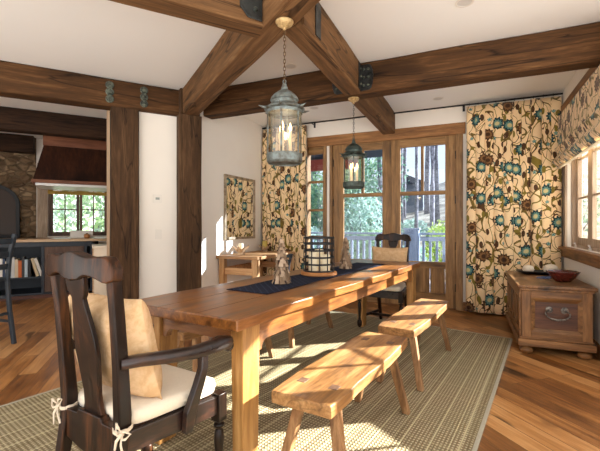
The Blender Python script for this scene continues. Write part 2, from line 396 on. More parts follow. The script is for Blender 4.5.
# ------------------------------------------------------------------ mesh building
class MB:
    def __init__(s):
        s.v = []; s.f = []; s.uv = None
    def add(s, vs, fs):
        o = len(s.v)
        s.v += [tuple(x) for x in vs]
        s.f += [tuple(i + o for i in f) for f in fs]
        return s
    def box(s, x0, x1, y0, y1, z0, z1):
        return s.add([(x0,y0,z0),(x1,y0,z0),(x1,y1,z0),(x0,y1,z0),(x0,y0,z1),(x1,y0,z1),(x1,y1,z1),(x0,y1,z1)],
                     [(0,3,2,1),(4,5,6,7),(0,1,5,4),(1,2,6,5),(2,3,7,6),(3,0,4,7)])
    def hexa(s, bot, top):
        """bot/top: 4 points counter-clockwise seen from above"""
        return s.add(list(bot) + list(top), [(0,3,2,1),(4,5,6,7),(0,1,5,4),(1,2,6,5),(2,3,7,6),(3,0,4,7)])
    def prism(s, pts, axis, a, b):
        """outline pts (2d) extruded along axis from a to b"""
        def p(q, w):
            if axis == 'y': return (q[0], w, q[1])
            if axis == 'x': return (w, q[0], q[1])
            return (q[0], q[1], w)
        n = len(pts)
        vs = [p(q, a) for q in pts] + [p(q, b) for q in pts]
        fs = [tuple(range(n))[::-1], tuple(range(n, 2*n))]
        for i in range(n):
            j = (i + 1) % n
            fs.append((i, j, n + j, n + i))
        return s.add(vs, fs)
    def lathe(s, prof, seg=24, c=(0,0,0), cap=True):
        vs, fs = [], []
        for (r, z) in prof:
            for k in range(seg):
                a = 2*PI*k/seg
                vs.append((c[0] + r*math.cos(a), c[1] + r*math.sin(a), c[2] + z))
        m = len(prof)
        for i in range(m - 1):
            for k in range(seg):
                j = (k + 1) % seg
                fs.append((i*seg + k, i*seg + j, (i+1)*seg + j, (i+1)*seg + k))
        if cap:
            fs.append(tuple(range(seg))[::-1]); fs.append(tuple((m-1)*seg + k for k in range(seg)))
        return s.add(vs, fs)
    def sweep(s, pts, sec, up=(0,0,1), scale=None, closed=False):
        """sec: 2d outline (u,v); u along side, v along up"""
        P = [Vector(p) for p in pts]; n = len(P); m = len(sec)
        U0 = Vector(up); vs = []
        for i in range(n):
            if closed: tg = P[(i+1) % n] - P[i-1]
            else: tg = P[min(i+1, n-1)] - P[max(i-1, 0)]
            tg.normalize()
            sd = tg.cross(U0)
            if sd.length < 1e-4: sd = tg.cross(Vector((0,1,0)))
            sd.normalize(); uu = sd.cross(tg).normalized()
            k = scale[i] if scale else 1.0
            kx, ky = (k if isinstance(k, tuple) else (k, k))
            for (a, b) in sec:
                vs.append(P[i] + sd*a*kx + uu*b*ky)
        fs = []
        for i in range(n if closed else n - 1):
            i2 = (i + 1) % n
            for k in range(m):
                j = (k + 1) % m
                fs.append((i*m + k, i*m + j, i2*m + j, i2*m + k))
        if not closed:
            fs.append(tuple(range(m))[::-1]); fs.append(tuple((n-1)*m + k for k in range(m)))
        return s.add(vs, fs)
    def tube(s, pts, r, seg=8, closed=False, scale=None):
        return s.sweep(pts, [(r*math.cos(2*PI*k/seg), r*math.sin(2*PI*k/seg)) for k in range(seg)], scale=scale, closed=closed)
    def bar(s, pts, w, h, up=(0,0,1), scale=None):
        return s.sweep(pts, [(-w/2,-h/2),(w/2,-h/2),(w/2,h/2),(-w/2,h/2)], up=up, scale=scale)
    def xform(s, mat, start=0):
        for i in range(start, len(s.v)):
            s.v[i] = tuple(mat @ Vector(s.v[i]))
        return s
    def build(s, name, mat, parent=None, bevel=0.0, smooth=False, seg=2, subsurf=0):
        me = bpy.data.meshes.new(name)
        me.from_pydata(s.v, [], s.f)
        bm = bmesh.new(); bm.from_mesh(me)
        bmesh.ops.recalc_face_normals(bm, faces=bm.faces)
        bm.to_mesh(me); bm.free()
        me.materials.append(mat)
        o = bpy.data.objects.new(name, me)
        COL.objects.link(o)
        if parent is not None: o.parent = parent
        if smooth:
            for p in me.polygons: p.use_smooth = True
        if bevel:
            b = o.modifiers.new('bevel', 'BEVEL'); b.width = bevel; b.segments = seg
            b.limit_method = 'ANGLE'; b.angle_limit = R(40)
        if subsurf:
            u = o.modifiers.new('sub', 'SUBSURF'); u.levels = subsurf; u.render_levels = subsurf
        return o

def smooth_by_angle(o, ang=40):
    me = o.data
    bm = bmesh.new(); bm.from_mesh(me)
    for f in bm.faces: f.smooth = True
    for e in bm.edges:
        if len(e.link_faces) == 2 and e.calc_face_angle(0) > R(ang): e.smooth = False
    bm.to_mesh(me); bm.free()
    return o

def tag(o, label, cat, group=None, kind=None):
    o['label'] = label
    if cat: o['category'] = cat
    if group: o['group'] = group
    if kind: o['kind'] = kind
    return o

def thing(name, label, cat, loc=(0,0,0), az=0.0, group=None, kind=None):
    o = bpy.data.objects.new(name, None)
    o.empty_display_size = 0.1
    COL.objects.link(o)
    o.location = loc; o.rotation_euler = (0, 0, -R(az))
    return tag(o, label, cat, group, kind)

def place(o, loc, az=0.0):
    o.location = loc; o.rotation_euler = (0, 0, -R(az)); return o

def copy_tree(o, parent=None):
    c = o.copy(); COL.objects.link(c)
    if parent is not None: c.parent = parent
    for ch in list(o.children): copy_tree(ch, c)
    return c

# ------------------------------------------------------------------ reference frames on the floor
class Frame:
    def __init__(s, x, y, az):
        s.o = (x, y); s.az = az; s.c = math.cos(R(az)); s.s = math.sin(R(az))
    def p(s, x, y, z=0.0):
        return (s.o[0] + x*s.c + y*s.s, s.o[1] - x*s.s + y*s.c, z)
B = Frame(2.2, 5.3, 24.0)          # door wall: x along the wall, y outwards
K = Frame(-1.367, 4.76, -29.0)     # kitchen opening: x along the header, y into the kitchen
T = Frame(-0.936, 2.057, 31.5)     # dining table: x across, y along
_w = B.p(1.167, -2.25)
W = Frame(_w[0], _w[1], 60.6)      # wing wall: x along the wall, y outwards
CH = 2.82

# ------------------------------------------------------------------ room shell
def poly_slab(name, pts, z0, z1, mat):
    mb = MB(); mb.prism(pts, 'z', z0, z1)
    return mb.build(name, mat)
room = [B.p(1.3, .15)[:2], B.p(-3.2, .15)[:2], K.p(0.6, 4.2)[:2], K.p(-6.0, 4.2)[:2], K.p(-6.5, -2.5)[:2],
        (-4.0, -1.4), W.p(4.6, .15)[:2], W.p(0.02, .15)[:2]]
room_f = room[:4] + [K.p(-5.2, 4.2)[:2], K.p(-5.2, -.6)[:2], (-2.6, -.35), (2.6, -.35), W.p(3.2, .15)[:2], W.p(0.02, .15)[:2]]
tag(poly_slab('floor', room_f, -0.12, 0.0, M['floor']), 'warm brown plank floor', 'floor', kind='structure')
tag(poly_slab('ceiling', room, CH, CH + 0.15, M['ceiling']), 'off-white plaster ceiling', 'ceiling', kind='structure')

mb = MB()
mb.box(-3.2, -2.36, 0, .15, 0, CH); mb.box(.025, 1.32, 0, .15, 0, CH); mb.box(-2.36, .025, 0, .15, 2.50, CH)
mb.box(-1.985, -1.895, 0, .15, 0, 2.50)
o = place(mb.build('wall_back', M['plaster']), B.p(0, 0), B.az); tag(o, 'cream plaster wall around the glazed doors', 'wall', kind='structure')
mb = MB(); mb.box(-3.15, -3.05, -1.88, 0.0, 0, CH)
o = place(mb.build('wall_left', M['plaster']), B.p(0, 0), B.az); tag(o, 'white plaster wall with the mirror', 'wall', kind='structure')
WY0, WY1, WZ0, WZ1 = -2.12, -0.30, 0.92, 2.46
mb = MB()
mb.box(1.167, 1.317, WY1, 0.0, 0, CH); mb.box(1.167, 1.30, -2.20, WY0, 0, CH)
mb.box(1.167, 1.317, WY0, WY1, 0, WZ0); mb.box(1.167, 1.317, WY0, WY1, WZ1, CH)
o = place(mb.build('wall_right', M['plaster']), B.p(0, 0), B.az); tag(o, 'cream plaster wall with the shaded window', 'wall', kind='structure')
# wing wall turning away to the right
mb = MB()
mb.box(2.10, 4.6, 0, .15, 0, CH); mb.box(.0, 2.10, 0, .15, 0, .88); mb.box(.0, 2.10, 0, .15, 2.05, CH)
o = place(mb.build('wall_wing', M['plaster']), W.p(0, 0), W.az); tag(o, 'cream plaster wall turning off to the right', 'wall', kind='structure')
# wall between the two posts, and the stub behind the outer post
mb = MB(); mb.box(-.575, -.11, .06, .20, 0, 2.499)
o = place(mb.build('wall_pier', M['plaster']), K.p(0, 0), K.az); tag(o, 'cream wall between the two timber posts', 'wall', kind='structure')
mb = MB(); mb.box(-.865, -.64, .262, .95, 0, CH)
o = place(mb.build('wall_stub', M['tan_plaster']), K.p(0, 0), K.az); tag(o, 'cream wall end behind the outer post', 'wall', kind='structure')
# kitchen back wall
mb = MB(); mb.box(-6.0, -1.93, 4.0, 4.2, 0, CH)
o = place(mb.build('wall_stone', M['stone']), K.p(0, 0), K.az); tag(o, 'rounded stone wall in the kitchen', 'wall', kind='structure')
mb = MB(); mb.box(-1.93, -1.74, 4.02, 4.2, 0, CH); mb.box(-.2, .12, 4.02, 4.2, 0, CH); mb.box(-1.74, -.2, 4.02, 4.2, 0, .96); mb.box(-1.74, -.2, 4.02, 4.2, 2.0, CH)
o = place(mb.build('wall_kitchen', M['plaster']), K.p(0, 0), K.az); tag(o, 'cream wall around the kitchen window', 'wall', kind='structure')
mb = MB(); mb.box(0.0, .12, .32, 4.02, 0, CH)
o = place(mb.build('wall_kitchen_side', M['plaster']), K.p(0, 0), K.az); tag(o, 'side wall of the kitchen', 'wall', kind='structure')

mb = MB(); mb.box(-5.2, -5.05, -.6, 4.02, 0, CH)  # unseen wall, added to cut side light on the kitchen floor
o = place(mb.build('wall_light_blocker', M['plaster']), K.p(0, 0), K.az); tag(o, 'unseen left wall added to darken the kitchen', 'wall', kind='structure')

# ------------------------------------------------------------------ beams and posts
def hewn(L, w, z0, z1, seed, step=0.22, amp=0.006):
    """rough-sawn bar along +x, from 0 to L"""
    mb = MB(); n = max(2, int(L/step)); m = 12
    h = z1 - z0; c = 0.012
    sec = [(-w/2+c, 0), (0, 0), (w/2-c, 0), (w/2, c), (w/2, h/2), (w/2, h-c), (w/2-c, h), (0, h), (-w/2+c, h), (-w/2, h-c), (-w/2, h/2), (-w/2, c)]
    vs = []
    for i in range(n+1):
        x = L*i/n
        for k, (a, b) in enumerate(sec):
            d = mnoise.noise_vector(Vector((x*1.7 + seed*5.3, a*9 + seed, b*7 - seed))) * amp
            vs.append((x, a + d.y, z0 + b + d.z))
    fs = []
    for i in range(n):
        for k in range(m):
            j = (k+1) % m
            fs.append((i*m+k, i*m+j, (i+1)*m+j, (i+1)*m+k))
    fs.append(tuple(range(m))[::-1]); fs.append(tuple(n*m+k for k in range(m)))
    mb.add(vs, fs)
    return mb
BZ0, BZ1 = 2.50, 2.815
def beam(p0, p1, w, label, seed, z0=BZ0, z1=BZ1, mat='beam', name='ceiling_beam', group='rough timber ceiling beams'):
    L = math.hypot(p1[0]-p0[0], p1[1]-p0[1])
    az = math.degrees(math.atan2(p1[0]-p0[0], p1[1]-p0[1])) - 90
    r = thing(name, label, 'beam', (p0[0], p0[1], 0), az, group)
    ob = hewn(L, w, z0, z1, seed).build('timber', M[mat], r)
    return r
hub = (-.101, 2.523)
qd = (math.sin(R(-29.4)), math.cos(R(-29.4)))
pd = (-math.cos(R(-29.4)), math.sin(R(-29.4)))       # to the left and nearer
rd = (math.sin(R(24)), math.cos(R(24)))
bw_ = 0.185
# Q: from the inner post over the hub towards the viewer
q_end = (-1.367 + .05, 4.76 - .09)
q_near = (hub[0] - qd[0]*2.6, hub[1] - qd[1]*2.6)
beamQ = beam(q_end, q_near, .19, 'brown timber beam running from inner post to overhead, lantern hanging from it', 1, mat='beam_bounce_lit')
pm = (-.215, 2.715)
beamP = beam((pm[0] + pd[0]*.055, pm[1] + pd[1]*.055), (pm[0] + pd[0]*3.0, pm[1] + pd[1]*3.0), .19, 'brown timber beam entering at top left, meeting the lantern beam', 2, mat='beam_bounce_lit')
rx0 = (0.0 - rd[0]*.14, 2.752 - rd[1]*.14)
def Bl(p):  # world -> B local
    dx, dy = p[0]-B.o[0], p[1]-B.o[1]
    return (dx*B.c - dy*B.s, dx*B.s + dy*B.c)
ycross = Bl((1.388, 3.58))[1] + .09          # centre line of the cross beam
xr = Bl((0, 2.752))[0]
beamR = beam(rx0, B.p(xr, ycross - .09), .18, 'brown timber beam from overhead to cross beam, ending at steel bracket', 3, mat='beam_bounce_lit')
beamR2 = beam(B.p(xr, ycross + .09), B.p(xr, -.003), .18, 'short timber beam from cross beam to wall above the doors', 4, mat='beam_bounce_lit')
cross = beam(B.p(Bl((-1.2, 4.73))[0] + .02, ycross), B.p(1.16, ycross), .18, 'long dark timber cross beam parallel to the door wall', 5)
head = beam(K.p(-4.6, .10), K.p(-.10, .10), .20, 'long dark timber header over the kitchen opening', 6)
kb = beam(K.p(-5.0, 1.95), K.p(-.01, 1.95), .20, 'dark kitchen ceiling beam behind the header', 7, mat='dark_beam')
kb2 = beam(K.p(-5.0, 3.88), K.p(-1.95, 3.88), .20, 'dark kitchen beam against the stone wall', 8, mat='dark_beam')

def post(x, y, w, seed, label, az, ztop=BZ0):
    r = thing('timber_post', label, 'post', K.p(x, y), az, 'rough timber posts')
    mb = hewn(ztop, w, 0, w, seed, 0.22, 0.006)
    # stand it up: x->z, z-> y
    mb.v = [(v[1], v[2] - w/2, v[0]) for v in mb.v]
    mb.build('timber', M['post'], r)
    return r
post(-.715, .13, .29, 11, 'brown timber post at kitchen opening, knotted, left of the white wall', K.az, BZ0)
post(0.0, 0.04, .27, 12, 'dark timber post right of the white wall, carrying the beam corner', K.az, BZ0)
# top block over the inner post where the beams meet
mb = MB(); mb.box(-.12, .12, -.12, .12, 2.505, CH - .005)
o = place(mb.build('beam_block', M['post'], bevel=.01), K.p(0.0, .04), K.az); tag(o, 'dark timber block on inner post where three beams meet', 'beam')

# steel brackets (children of the beams they are bolted to)
def bolts(mb, pts, r=.013, axis='y', d=.012):
    for (a, b, c) in pts:
        prof = [(r, 0), (r, d*.5), (r*.6, d), (0.001, d)]
        st = len(mb.v); mb.lathe(prof, 8)
        if axis == 'y': mt = Matrix.Rotation(R(90), 4, 'X')
        elif axis == '-y': mt = Matrix.Rotation(R(-90), 4, 'X')
        else: mt = Matrix.Identity(4)
        mb.xform(Matrix.Translation((a, b, c)) @ mt, st)
def shield(w, h, rnd=.35):
    pts = []
    for k in range(7):
        a = -PI/2 + PI*k/6
        pts.append((w*rnd*math.cos(a) + w*(1-rnd), h/2*math.sin(a)))
    return [(0, -h/2)] + pts + [(0, h/2)]
# bracket plates on the cross beam, both sides of R (cross beam local: x along, y away from viewer)
xc = xr - (Bl((-1.2, 4.73))[0] + .02)
for sgn in (1, -1):
    pl = MB()
    pts = [(xc + sgn*(.092 + a), 2.655 + b) for (a, b) in shield(.125, .26)]
    pl.prism(pts, 'y', -.104, -.096)
    po = pl.build('bracket_plate', M['steel'], cross, bevel=.002)
    bo = MB(); bolts(bo, [(xc + sgn*(.092 + dx), -.103, 2.655 + dz) for dx in (.03, .075) for dz in (-.08, 0, .08)])
    smooth_by_angle(bo.build('bolt_heads', M['bolt'], po))
# flanges along the sides of R at its far end
Lr = (B.p(xr, ycross - .09)[0] - rx0[0]) / rd[0]
for sgn in (1, -1):
    pl = MB(); y0 = sgn*.092
    pl.box(Lr - .11, Lr - .004, min(y0, y0 + sgn*.008), max(y0, y0 + sgn*.008), 2.53, 2.78)
    po = pl.build('bracket_plate', M['steel'], beamR, bevel=.002)
    bo = MB(); bolts(bo, [(Lr - .055, y0 + sgn*.008, z) for z in (2.58, 2.655, 2.73)], axis='y' if sgn < 0 else '-y')
    smooth_by_angle(bo.build('bolt_heads', M['bolt'], po))
# near end of R, and shield on P
pl = MB(); pl.box(.20, .30, -.100, -.092, 2.53, 2.78); pl.build('bracket_plate', M['steel'], beamR, bevel=.002)
pl = MB(); pl.box(.16, .27, .092, .100, 2.53, 2.78); po = pl.build('bracket_plate', M['steel'], beamR, bevel=.002)
bo = MB(); bolts(bo, [(.23, .1, z) for z in (2.58, 2.655, 2.73)], axis='-y'); smooth_by_angle(bo.build('bolt_heads', M['bolt'], po))
for sg in (1, -1):
    pl = MB()
    pl.prism([(.045 + a, 2.655 + b) for (a, b) in [(0, -.135), (.10, -.13), (.155, -.07), (.165, .05), (.15, .13), (0, .135)]], 'y', sg*.097, sg*.108)
    po = pl.build('bracket_plate', M['steel'], beamP, bevel=.003)
    bo = MB(); bolts(bo, [(.045 + a, sg*.108, 2.655 + b) for (a, b) in ((.05, -.07), (.05, .07), (.115, 0))], .017, 'y' if sg < 0 else '-y', .016)
    smooth_by_angle(bo.build('bolt_heads', M['bolt'], po))
# rosette bolts on the header (header local x starts at K x=-4.6)
for xk in (-.875, -.515):
    for z in (2.58, 2.658, 2.736):
        mb = MB()
        mb.lathe([(.042, 0), (.044, .008), (.036, .014), (.024, .012), (.020, .022), (.001, .026)], 16)
        mb.xform(Matrix.Translation((4.6 + xk, -.103, z)) @ Matrix.Rotation(R(90), 4, 'X'))
        smooth_by_angle(mb.build('rosette_bolt', M['bolt'], head))

# wall trims
mb = MB(); mb.box(-2.42, .06, -.03, .02, 2.415, 2.57)
o = place(mb.build('trim_1', M['trim_x'], bevel=.004), B.p(0, 0), B.az); tag(o, 'broad timber head casing over the doors', 'trim', kind='structure')
mb = MB(); mb.box(1.135, 1.18, -2.25, -.02, 2.48, 2.62)
o = place(mb.build('trim_2', M['trim_y'], bevel=.004), B.p(0, 0), B.az); tag(o, 'timber rail along the top of the window wall', 'trim', kind='structure')
mb = MB(); mb.box(-.04, .24, -.012, .02, 0.0, .13)
mb = MB(); mb.box(1.02, 1.165, -.016, 0.004, 0, .12); mb.box(.03, 1.02, -.016, .004, 0, .12)
o = place(mb.build('baseboard_back', M['trim_x'], bevel=.003), B.p(0, 0), B.az); tag(o, 'timber baseboard below the right curtain', 'baseboard', kind='structure')
mb = MB(); mb.box(1.151, 1.17, -2.24, -.02, 0, .12)
o = place(mb.build('baseboard_right', M['trim_y'], bevel=.003), B.p(0, 0), B.az); tag(o, 'timber baseboard of the window wall', 'baseboard', kind='structure')
mb = MB(); mb.box(-3.055, -3.034, -1.85, -.02, 0, .12)
o = place(mb.build('baseboard_left', M['trim_y'], bevel=.003), B.p(0, 0), B.az); tag(o, 'timber baseboard of the mirror wall', 'baseboard', kind='structure')

# ------------------------------------------------------------------ doors and windows
def door(name, x0, x1, gx0, gx1, hinge_x, label):
    r = thing(name, label, 'door', B.p(0, 0), B.az, kind='structure')
    y0, y1 = .02, .075
    mb = MB(); mb.box(x0, gx0, y0, y1, .015, 2.425); mb.box(gx1, x1, y0, y1, .015, 2.425)
    mb.build('stile', M['door_z'], r, bevel=.004)
    mb = MB(); mb.box(gx0, gx1, y0, y1, 2.30, 2.425); mb.box(gx0, gx1, y0, y1, 1.60, 1.655)
    mb.box(gx0, gx1, y0, y1, .555, .65); mb.box(gx0, gx1, y0, y1, .015, .21)
    mb.build('cross_rail', M['door_x'], r, bevel=.004)
    xm = (gx0 + gx1)/2
    mb = MB(); mb.box(xm - .02, xm + .02, y0 + .005, y1 - .005, 1.655, 2.30); mb.build('muntin', M['door_z'], r, bevel=.004)
    mb = MB(); w = (gx1 - gx0)/3
    for i in range(3): mb.box(gx0 + w*i + .004, gx0 + w*(i+1) - .004, y0 + .018, y1 - .01, .21, .555)
    mb.build('plank_panel', M['door_z'], r, bevel=.005)
    mb = MB(); mb.box(gx0, gx1, .046, .05, .65, 2.30); mb.build('glass_pane', M['door_glass'], r)
    for z in (2.14, 1.52, .88, .30):
        mb = MB(); mb.box(hinge_x - .018, hinge_x + .018, y0 - .006, y0, z - .055, z + .055)
        mb.tube([(hinge_x, y0 - .008, z - .06), (hinge_x, y0 - .008, z + .06)], .008, 8)
        mb.build('hinge', M['iron'], r)
    return r
door('door_1', -1.85, -.9455, -1.68, -1.077, -1.857, 'left leaf of the glazed timber doors')
door('door_2', -.9445, -.062, -.815, -.20, -.054, 'right leaf of the glazed timber doors')
r = thing('trim_3', 'timber frame of the doors and sidelight', 'trim', B.p(0, 0), B.az, kind='structure')
for (x0, x1) in ((-2.36, -2.27), (-2.005, -1.945), (-1.897, -1.8505), (-.0615, .03)):
    mb = MB(); mb.box(x0, x1, -.02, .13, 0, 2.43); mb.build('jamb', M['door_z'], r, bevel=.004)
mb = MB(); mb.box(-1.864, -.048, 0, .13, -.001, .013); mb.build('sill', M['trim_x'], r)
r = thing('window_1', 'narrow sidelight left of the doors', 'window', B.p(0, 0), B.az, kind='structure')
mb = MB(); mb.box(-2.27, -2.005, .03, .08, 2.30, 2.43); mb.box(-2.27, -2.005, .03, .08, 0.0, .62)
for z in (1.86, 1.41, .98): mb.box(-2.27, -2.005, .035, .075, z - .018, z + .018)
mb.build('rail', M['door_x'], r, bevel=.004)
mb = MB(); mb.box(-2.27, -2.005, .05, .054, .62, 2.30); mb.build('glass_pane', M['door_glass'], r)

def casement(name, fr, along, x0, x1, z0, z1, n, rows, yo, label, mats, fw=.05, cols=2):
    """n sashes between x0 and x1 in a wall; along='x' or 'y' of the frame; yo = (inner, outer) offsets"""
    r = thing(name, label, 'window', fr.p(0, 0), fr.az, kind='structure')
    def bx(mb, a0, a1, d0, d1, q0, q1):
        if along == 'x': mb.box(a0, a1, d0, d1, q0, q1)
        else: mb.box(d0, d1, a0, a1, q0, q1)
    d0, d1 = yo
    dm = (d0 + d1)/2
    mb = MB(); bx(mb, x0, x0 + .03, d0 - .04, d1 + .02, z0, z1); bx(mb, x1 - .03, x1, d0 - .04, d1 + .02, z0, z1)
    bx(mb, x0 + .03, x1 - .03, d0 - .04, d1 + .02, z1 - .03, z1); bx(mb, x0 + .03, x1 - .03, d0 - .04, d1 + .02, z0, z0 + .03)
    mb.build('window_frame', mats[0], r, bevel=.003)
    w = (x1 - x0 - .06)/n
    for i in range(n):
        a0, a1 = x0 + .03 + w*i, x0 + .03 + w*(i+1)
        mb = MB()
        bx(mb, a0 + .002, a0 + fw, d0, d1, z0 + .03, z1 - .03); bx(mb, a1 - fw, a1 - .002, d0, d1, z0 + .03, z1 - .03)
        bx(mb, a0 + fw, a1 - fw, d0, d1, z1 - .03 - fw, z1 - .03); bx(mb, a0 + fw, a1 - fw, d0, d1, z0 + .03, z0 + .03 + fw)
        g0, g1, h0, h1 = a0 + fw, a1 - fw, z0 + .03 + fw, z1 - .03 - fw
        for k in range(1, cols): bx(mb, g0 + (g1-g0)*k/cols - .011, g0 + (g1-g0)*k/cols + .011, d0 + .005, d1 - .005, h0, h1)
        for k in range(1, rows): bx(mb, g0, g1, d0 + .005, d1 - .005, h0 + (h1-h0)*k/rows - .011, h0 + (h1-h0)*k/rows + .011)
        s = mb.build('sash', mats[0], r, bevel=.003)
        mb = MB(); bx(mb, g0, g1, dm - .002, dm + .002, h0, h1); mb.build('glass_pane', M['glass'], s)
    return r
w2 = casement('window_2', B, 'y', WY0, WY1, WZ0, WZ1, 3, 3, (1.245, 1.285), 'timber casement window on the right wall', (M['sash'],), .08, 1)
mb = MB(); mb.box(1.10, 1.30, WY0 - .08, WY1 + .30, .875, .915); mb.box(1.135, 1.17, WY0 - .08, WY1 + .30, .79, .875); mb.build('window_sill', M['trim_y'], w2, bevel=.005)
mb = MB(); mb.box(1.145, 1.17, WY1, WY1 + .085, .915, 2.48); mb.build('casing', M['sash'], w2, bevel=.004)
for y in (-.55, -1.12):
    mb = MB(); mb.tube([(1.20, y, .935), (1.195, y, .965), (1.18, y - .03, .97), (1.17, y - .09, .965)], .007, 8); mb.box(1.19, 1.225, y - .03, y + .03, .915, .94)
    mb.build('crank_handle', M['light_strip'], w2, smooth=False)
casement('window_4', W, 'x', .02, 2.10, .88, 2.05, 3, 2, (.06, .10), 'timber window in the wing wall', (M['sash'],), .06, 2)
w3 = casement('window_3', K, 'x', -1.74, -.2, .96, 2.0, 3, 2, (4.06, 4.10), 'kitchen window with small panes', (M['panel_brown'],), .05, 2)
mb = MB(); mb.box(-1.91, -1.75, 3.985, 4.03, .92, 2.35); mb.build('casing', M['sash'], w3, bevel=.004)
# blind of the kitchen window
r = thing('roman_shade', 'mustard roman shade at the top of the kitchen window', 'blind', K.p(0, 0), K.az)
mb = MB(); mb.box(-1.74, -.2, 3.93, 3.97, 1.84, 2.05); mb.build('cloth', M['olive_shade'], r, bevel=.01)
mb = MB(); mb.bar([(-1.74, 3.945, 1.80), (-.2, 3.945, 1.80)], .05, .07); mb.build('bottom_fold', M['olive_shade'], r, bevel=.015)

# ------------------------------------------------------------------ curtains
def cloth_sheet(name, fn, nu, nv, parent, u0=0.0):
    """fn(i/nu, j/nv)->(x,y,z); uv = metres along the cloth"""
    vs, uvs = [], []
    rows = []
    for j in range(nv + 1):
        u = u0; prev = None; row = []
        for i in range(nu + 1):
            p = Vector(fn(i/nu, j/nv))
            if prev is not None: u += (p - prev).length
            prev = p; vs.append(tuple(p)); row.append(u)
        rows.append(row)
    ref = rows[nv//2]
    for j in range(nv + 1):
        for i in range(nu + 1):
            uvs.append((ref[i], vs[j*(nu+1)+i][2]))
    fs = [(j*(nu+1)+i, j*(nu+1)+i+1, (j+1)*(nu+1)+i+1, (j+1)*(nu+1)+i) for j in range(nv) for i in range(nu)]
    me = bpy.data.meshes.new(name); me.from_pydata(vs, [], fs)
    ul = me.uv_layers.new(name='UVMap')
    for lp in me.loops: ul.data[lp.index].uv = uvs[lp.vertex_index]
    for p in me.polygons: p.use_smooth = True
    me.materials.append(M['cloth'])
    o = bpy.data.objects.new(name, me); COL.objects.link(o)
    if parent: o.parent = parent
    s = o.modifiers.new('thick', 'SOLIDIFY'); s.thickness = .004; s.offset = 0
    return o
def curtain(label, x0, x1, folds, seed, u0):
    r = thing('curtain', label, 'curtain', B.p((x0+x1)/2, -.115), B.az)
    xm = (x0+x1)/2
    rnd = random.Random(seed); ph = [rnd.uniform(-.5, .5) for _ in range(folds*2 + 3)]
    def fn(a, b):
        z = .03 + (2.745 - .03)*b
        k = a*folds; i = min(folds - 1, int(k)); f = k - i
        top = b**8
        dep = (.125 + .06*ph[i])*(1 - .35*top)*(.9 + .12*(1-b))
        wob = .020*math.sin(2.6*b + ph[i]*5)*(1-b)*math.sin(PI*f)
        lobe = abs(math.sin(PI*f))**.8
        x = x0 + (x1-x0)*a - .030*math.sin(2*PI*f) + wob
        return (x - xm, .055 - dep*lobe, z)
    cloth_sheet('pleated_cloth', fn, folds*20, 26, r, u0)
    # pleat tops tied to rings
    for i in range(folds):
        mb = MB()
        x = x0 + (x1-x0)*(i+.25)/folds - xm
        pts = [(x, .017*math.cos(2*PI*q/12), 2.772 + .017*math.sin(2*PI*q/12)) for q in range(12)]
        mb.tube(pts, .0025, 6, closed=True)
        mb.build('curtain_ring', M['iron'], r, smooth=True)
    return r
curtain('full-length floral curtain right of the doors, above the chest', .085, 1.135, 10, 3, 0.0)
curtain('full-length floral curtain left of the doors, beside the mirror', -3.02, -2.26, 9, 5, 5.0)
r = thing('curtain_rod', 'thin black iron rod carrying both curtains above the doors', 'curtain rod', B.p(0, -.115), B.az)
mb = MB(); mb.tube([(-3.04, 0, 2.775), (1.155, 0, 2.775)], .011, 10); mb.build('rod', M['iron'], r, smooth=True)
for x in (-2.15, -.95, .04):
    mb = MB(); mb.bar([(x, 0, 2.762), (x, .114, 2.762)], .012, .012); mb.box(x-.015, x+.015, .108, .114, 2.72, 2.80); mb.build('wall_bracket', M['iron'], r)

# roman shade over the right window
r = thing('roman_shade', 'floral roman shade with gathered folds on right wall window', 'blind', B.p(1.1, -1.2), B.az)
def rs(a, b):
    y = 1.05 - 2.1*a
    z = 1.87 + .61*b
    t = 1 - b
    bulge = .0
    if b < .38:
        k = (.38 - b)/.38
        bulge = .055*abs(math.sin(PI*k*3.0)) * (.5 + k*.7)
        z += .035*math.sin(PI*k*3)
    droop = -.012*math.sin(a*PI*5)**2*t
    return (-bulge - .012*math.sin(a*23)*t*.5, y, z + droop)
def rs2(a, b): return rs(1-a, b)
sh = cloth_sheet('shade_cloth', rs, 60, 40, r, 9.0)
mb = MB(); mb.box(.0, .034, -1.05, 1.05, 2.44, 2.475); mb.build('head_rail', M['sash'], r)
mb = MB(); mb.bar([(.002, -1.05, 1.855), (.002, 1.05, 1.855)], .008, .035, up=(1,0,0)); mb.build('hem', M['shade_side'], r)
# uv of the shade: along y
ul = sh.data.uv_layers[0]
acc = {}
for lp in sh.data.loops:
    c = sh.data.vertices[lp.vertex_index].co
    ul.data[lp.index].uv = (9 - c.y, c.z*1.15)

# ------------------------------------------------------------------ rug
cr = Vector((2.16, 3.95, 0)); d1 = Vector((-math.sin(R(32.8)), -math.cos(R(32.8)), 0)); d2 = Vector((-math.sin(R(127)), -math.cos(R(127)), 0))
LL, WW = 4.5, 2.78
vs, uvs, fs = [], [], []
lf = Vector((-1.77, 2.66, 0))
dl = Vector((-math.sin(R(36)), -math.cos(R(36)), 0))
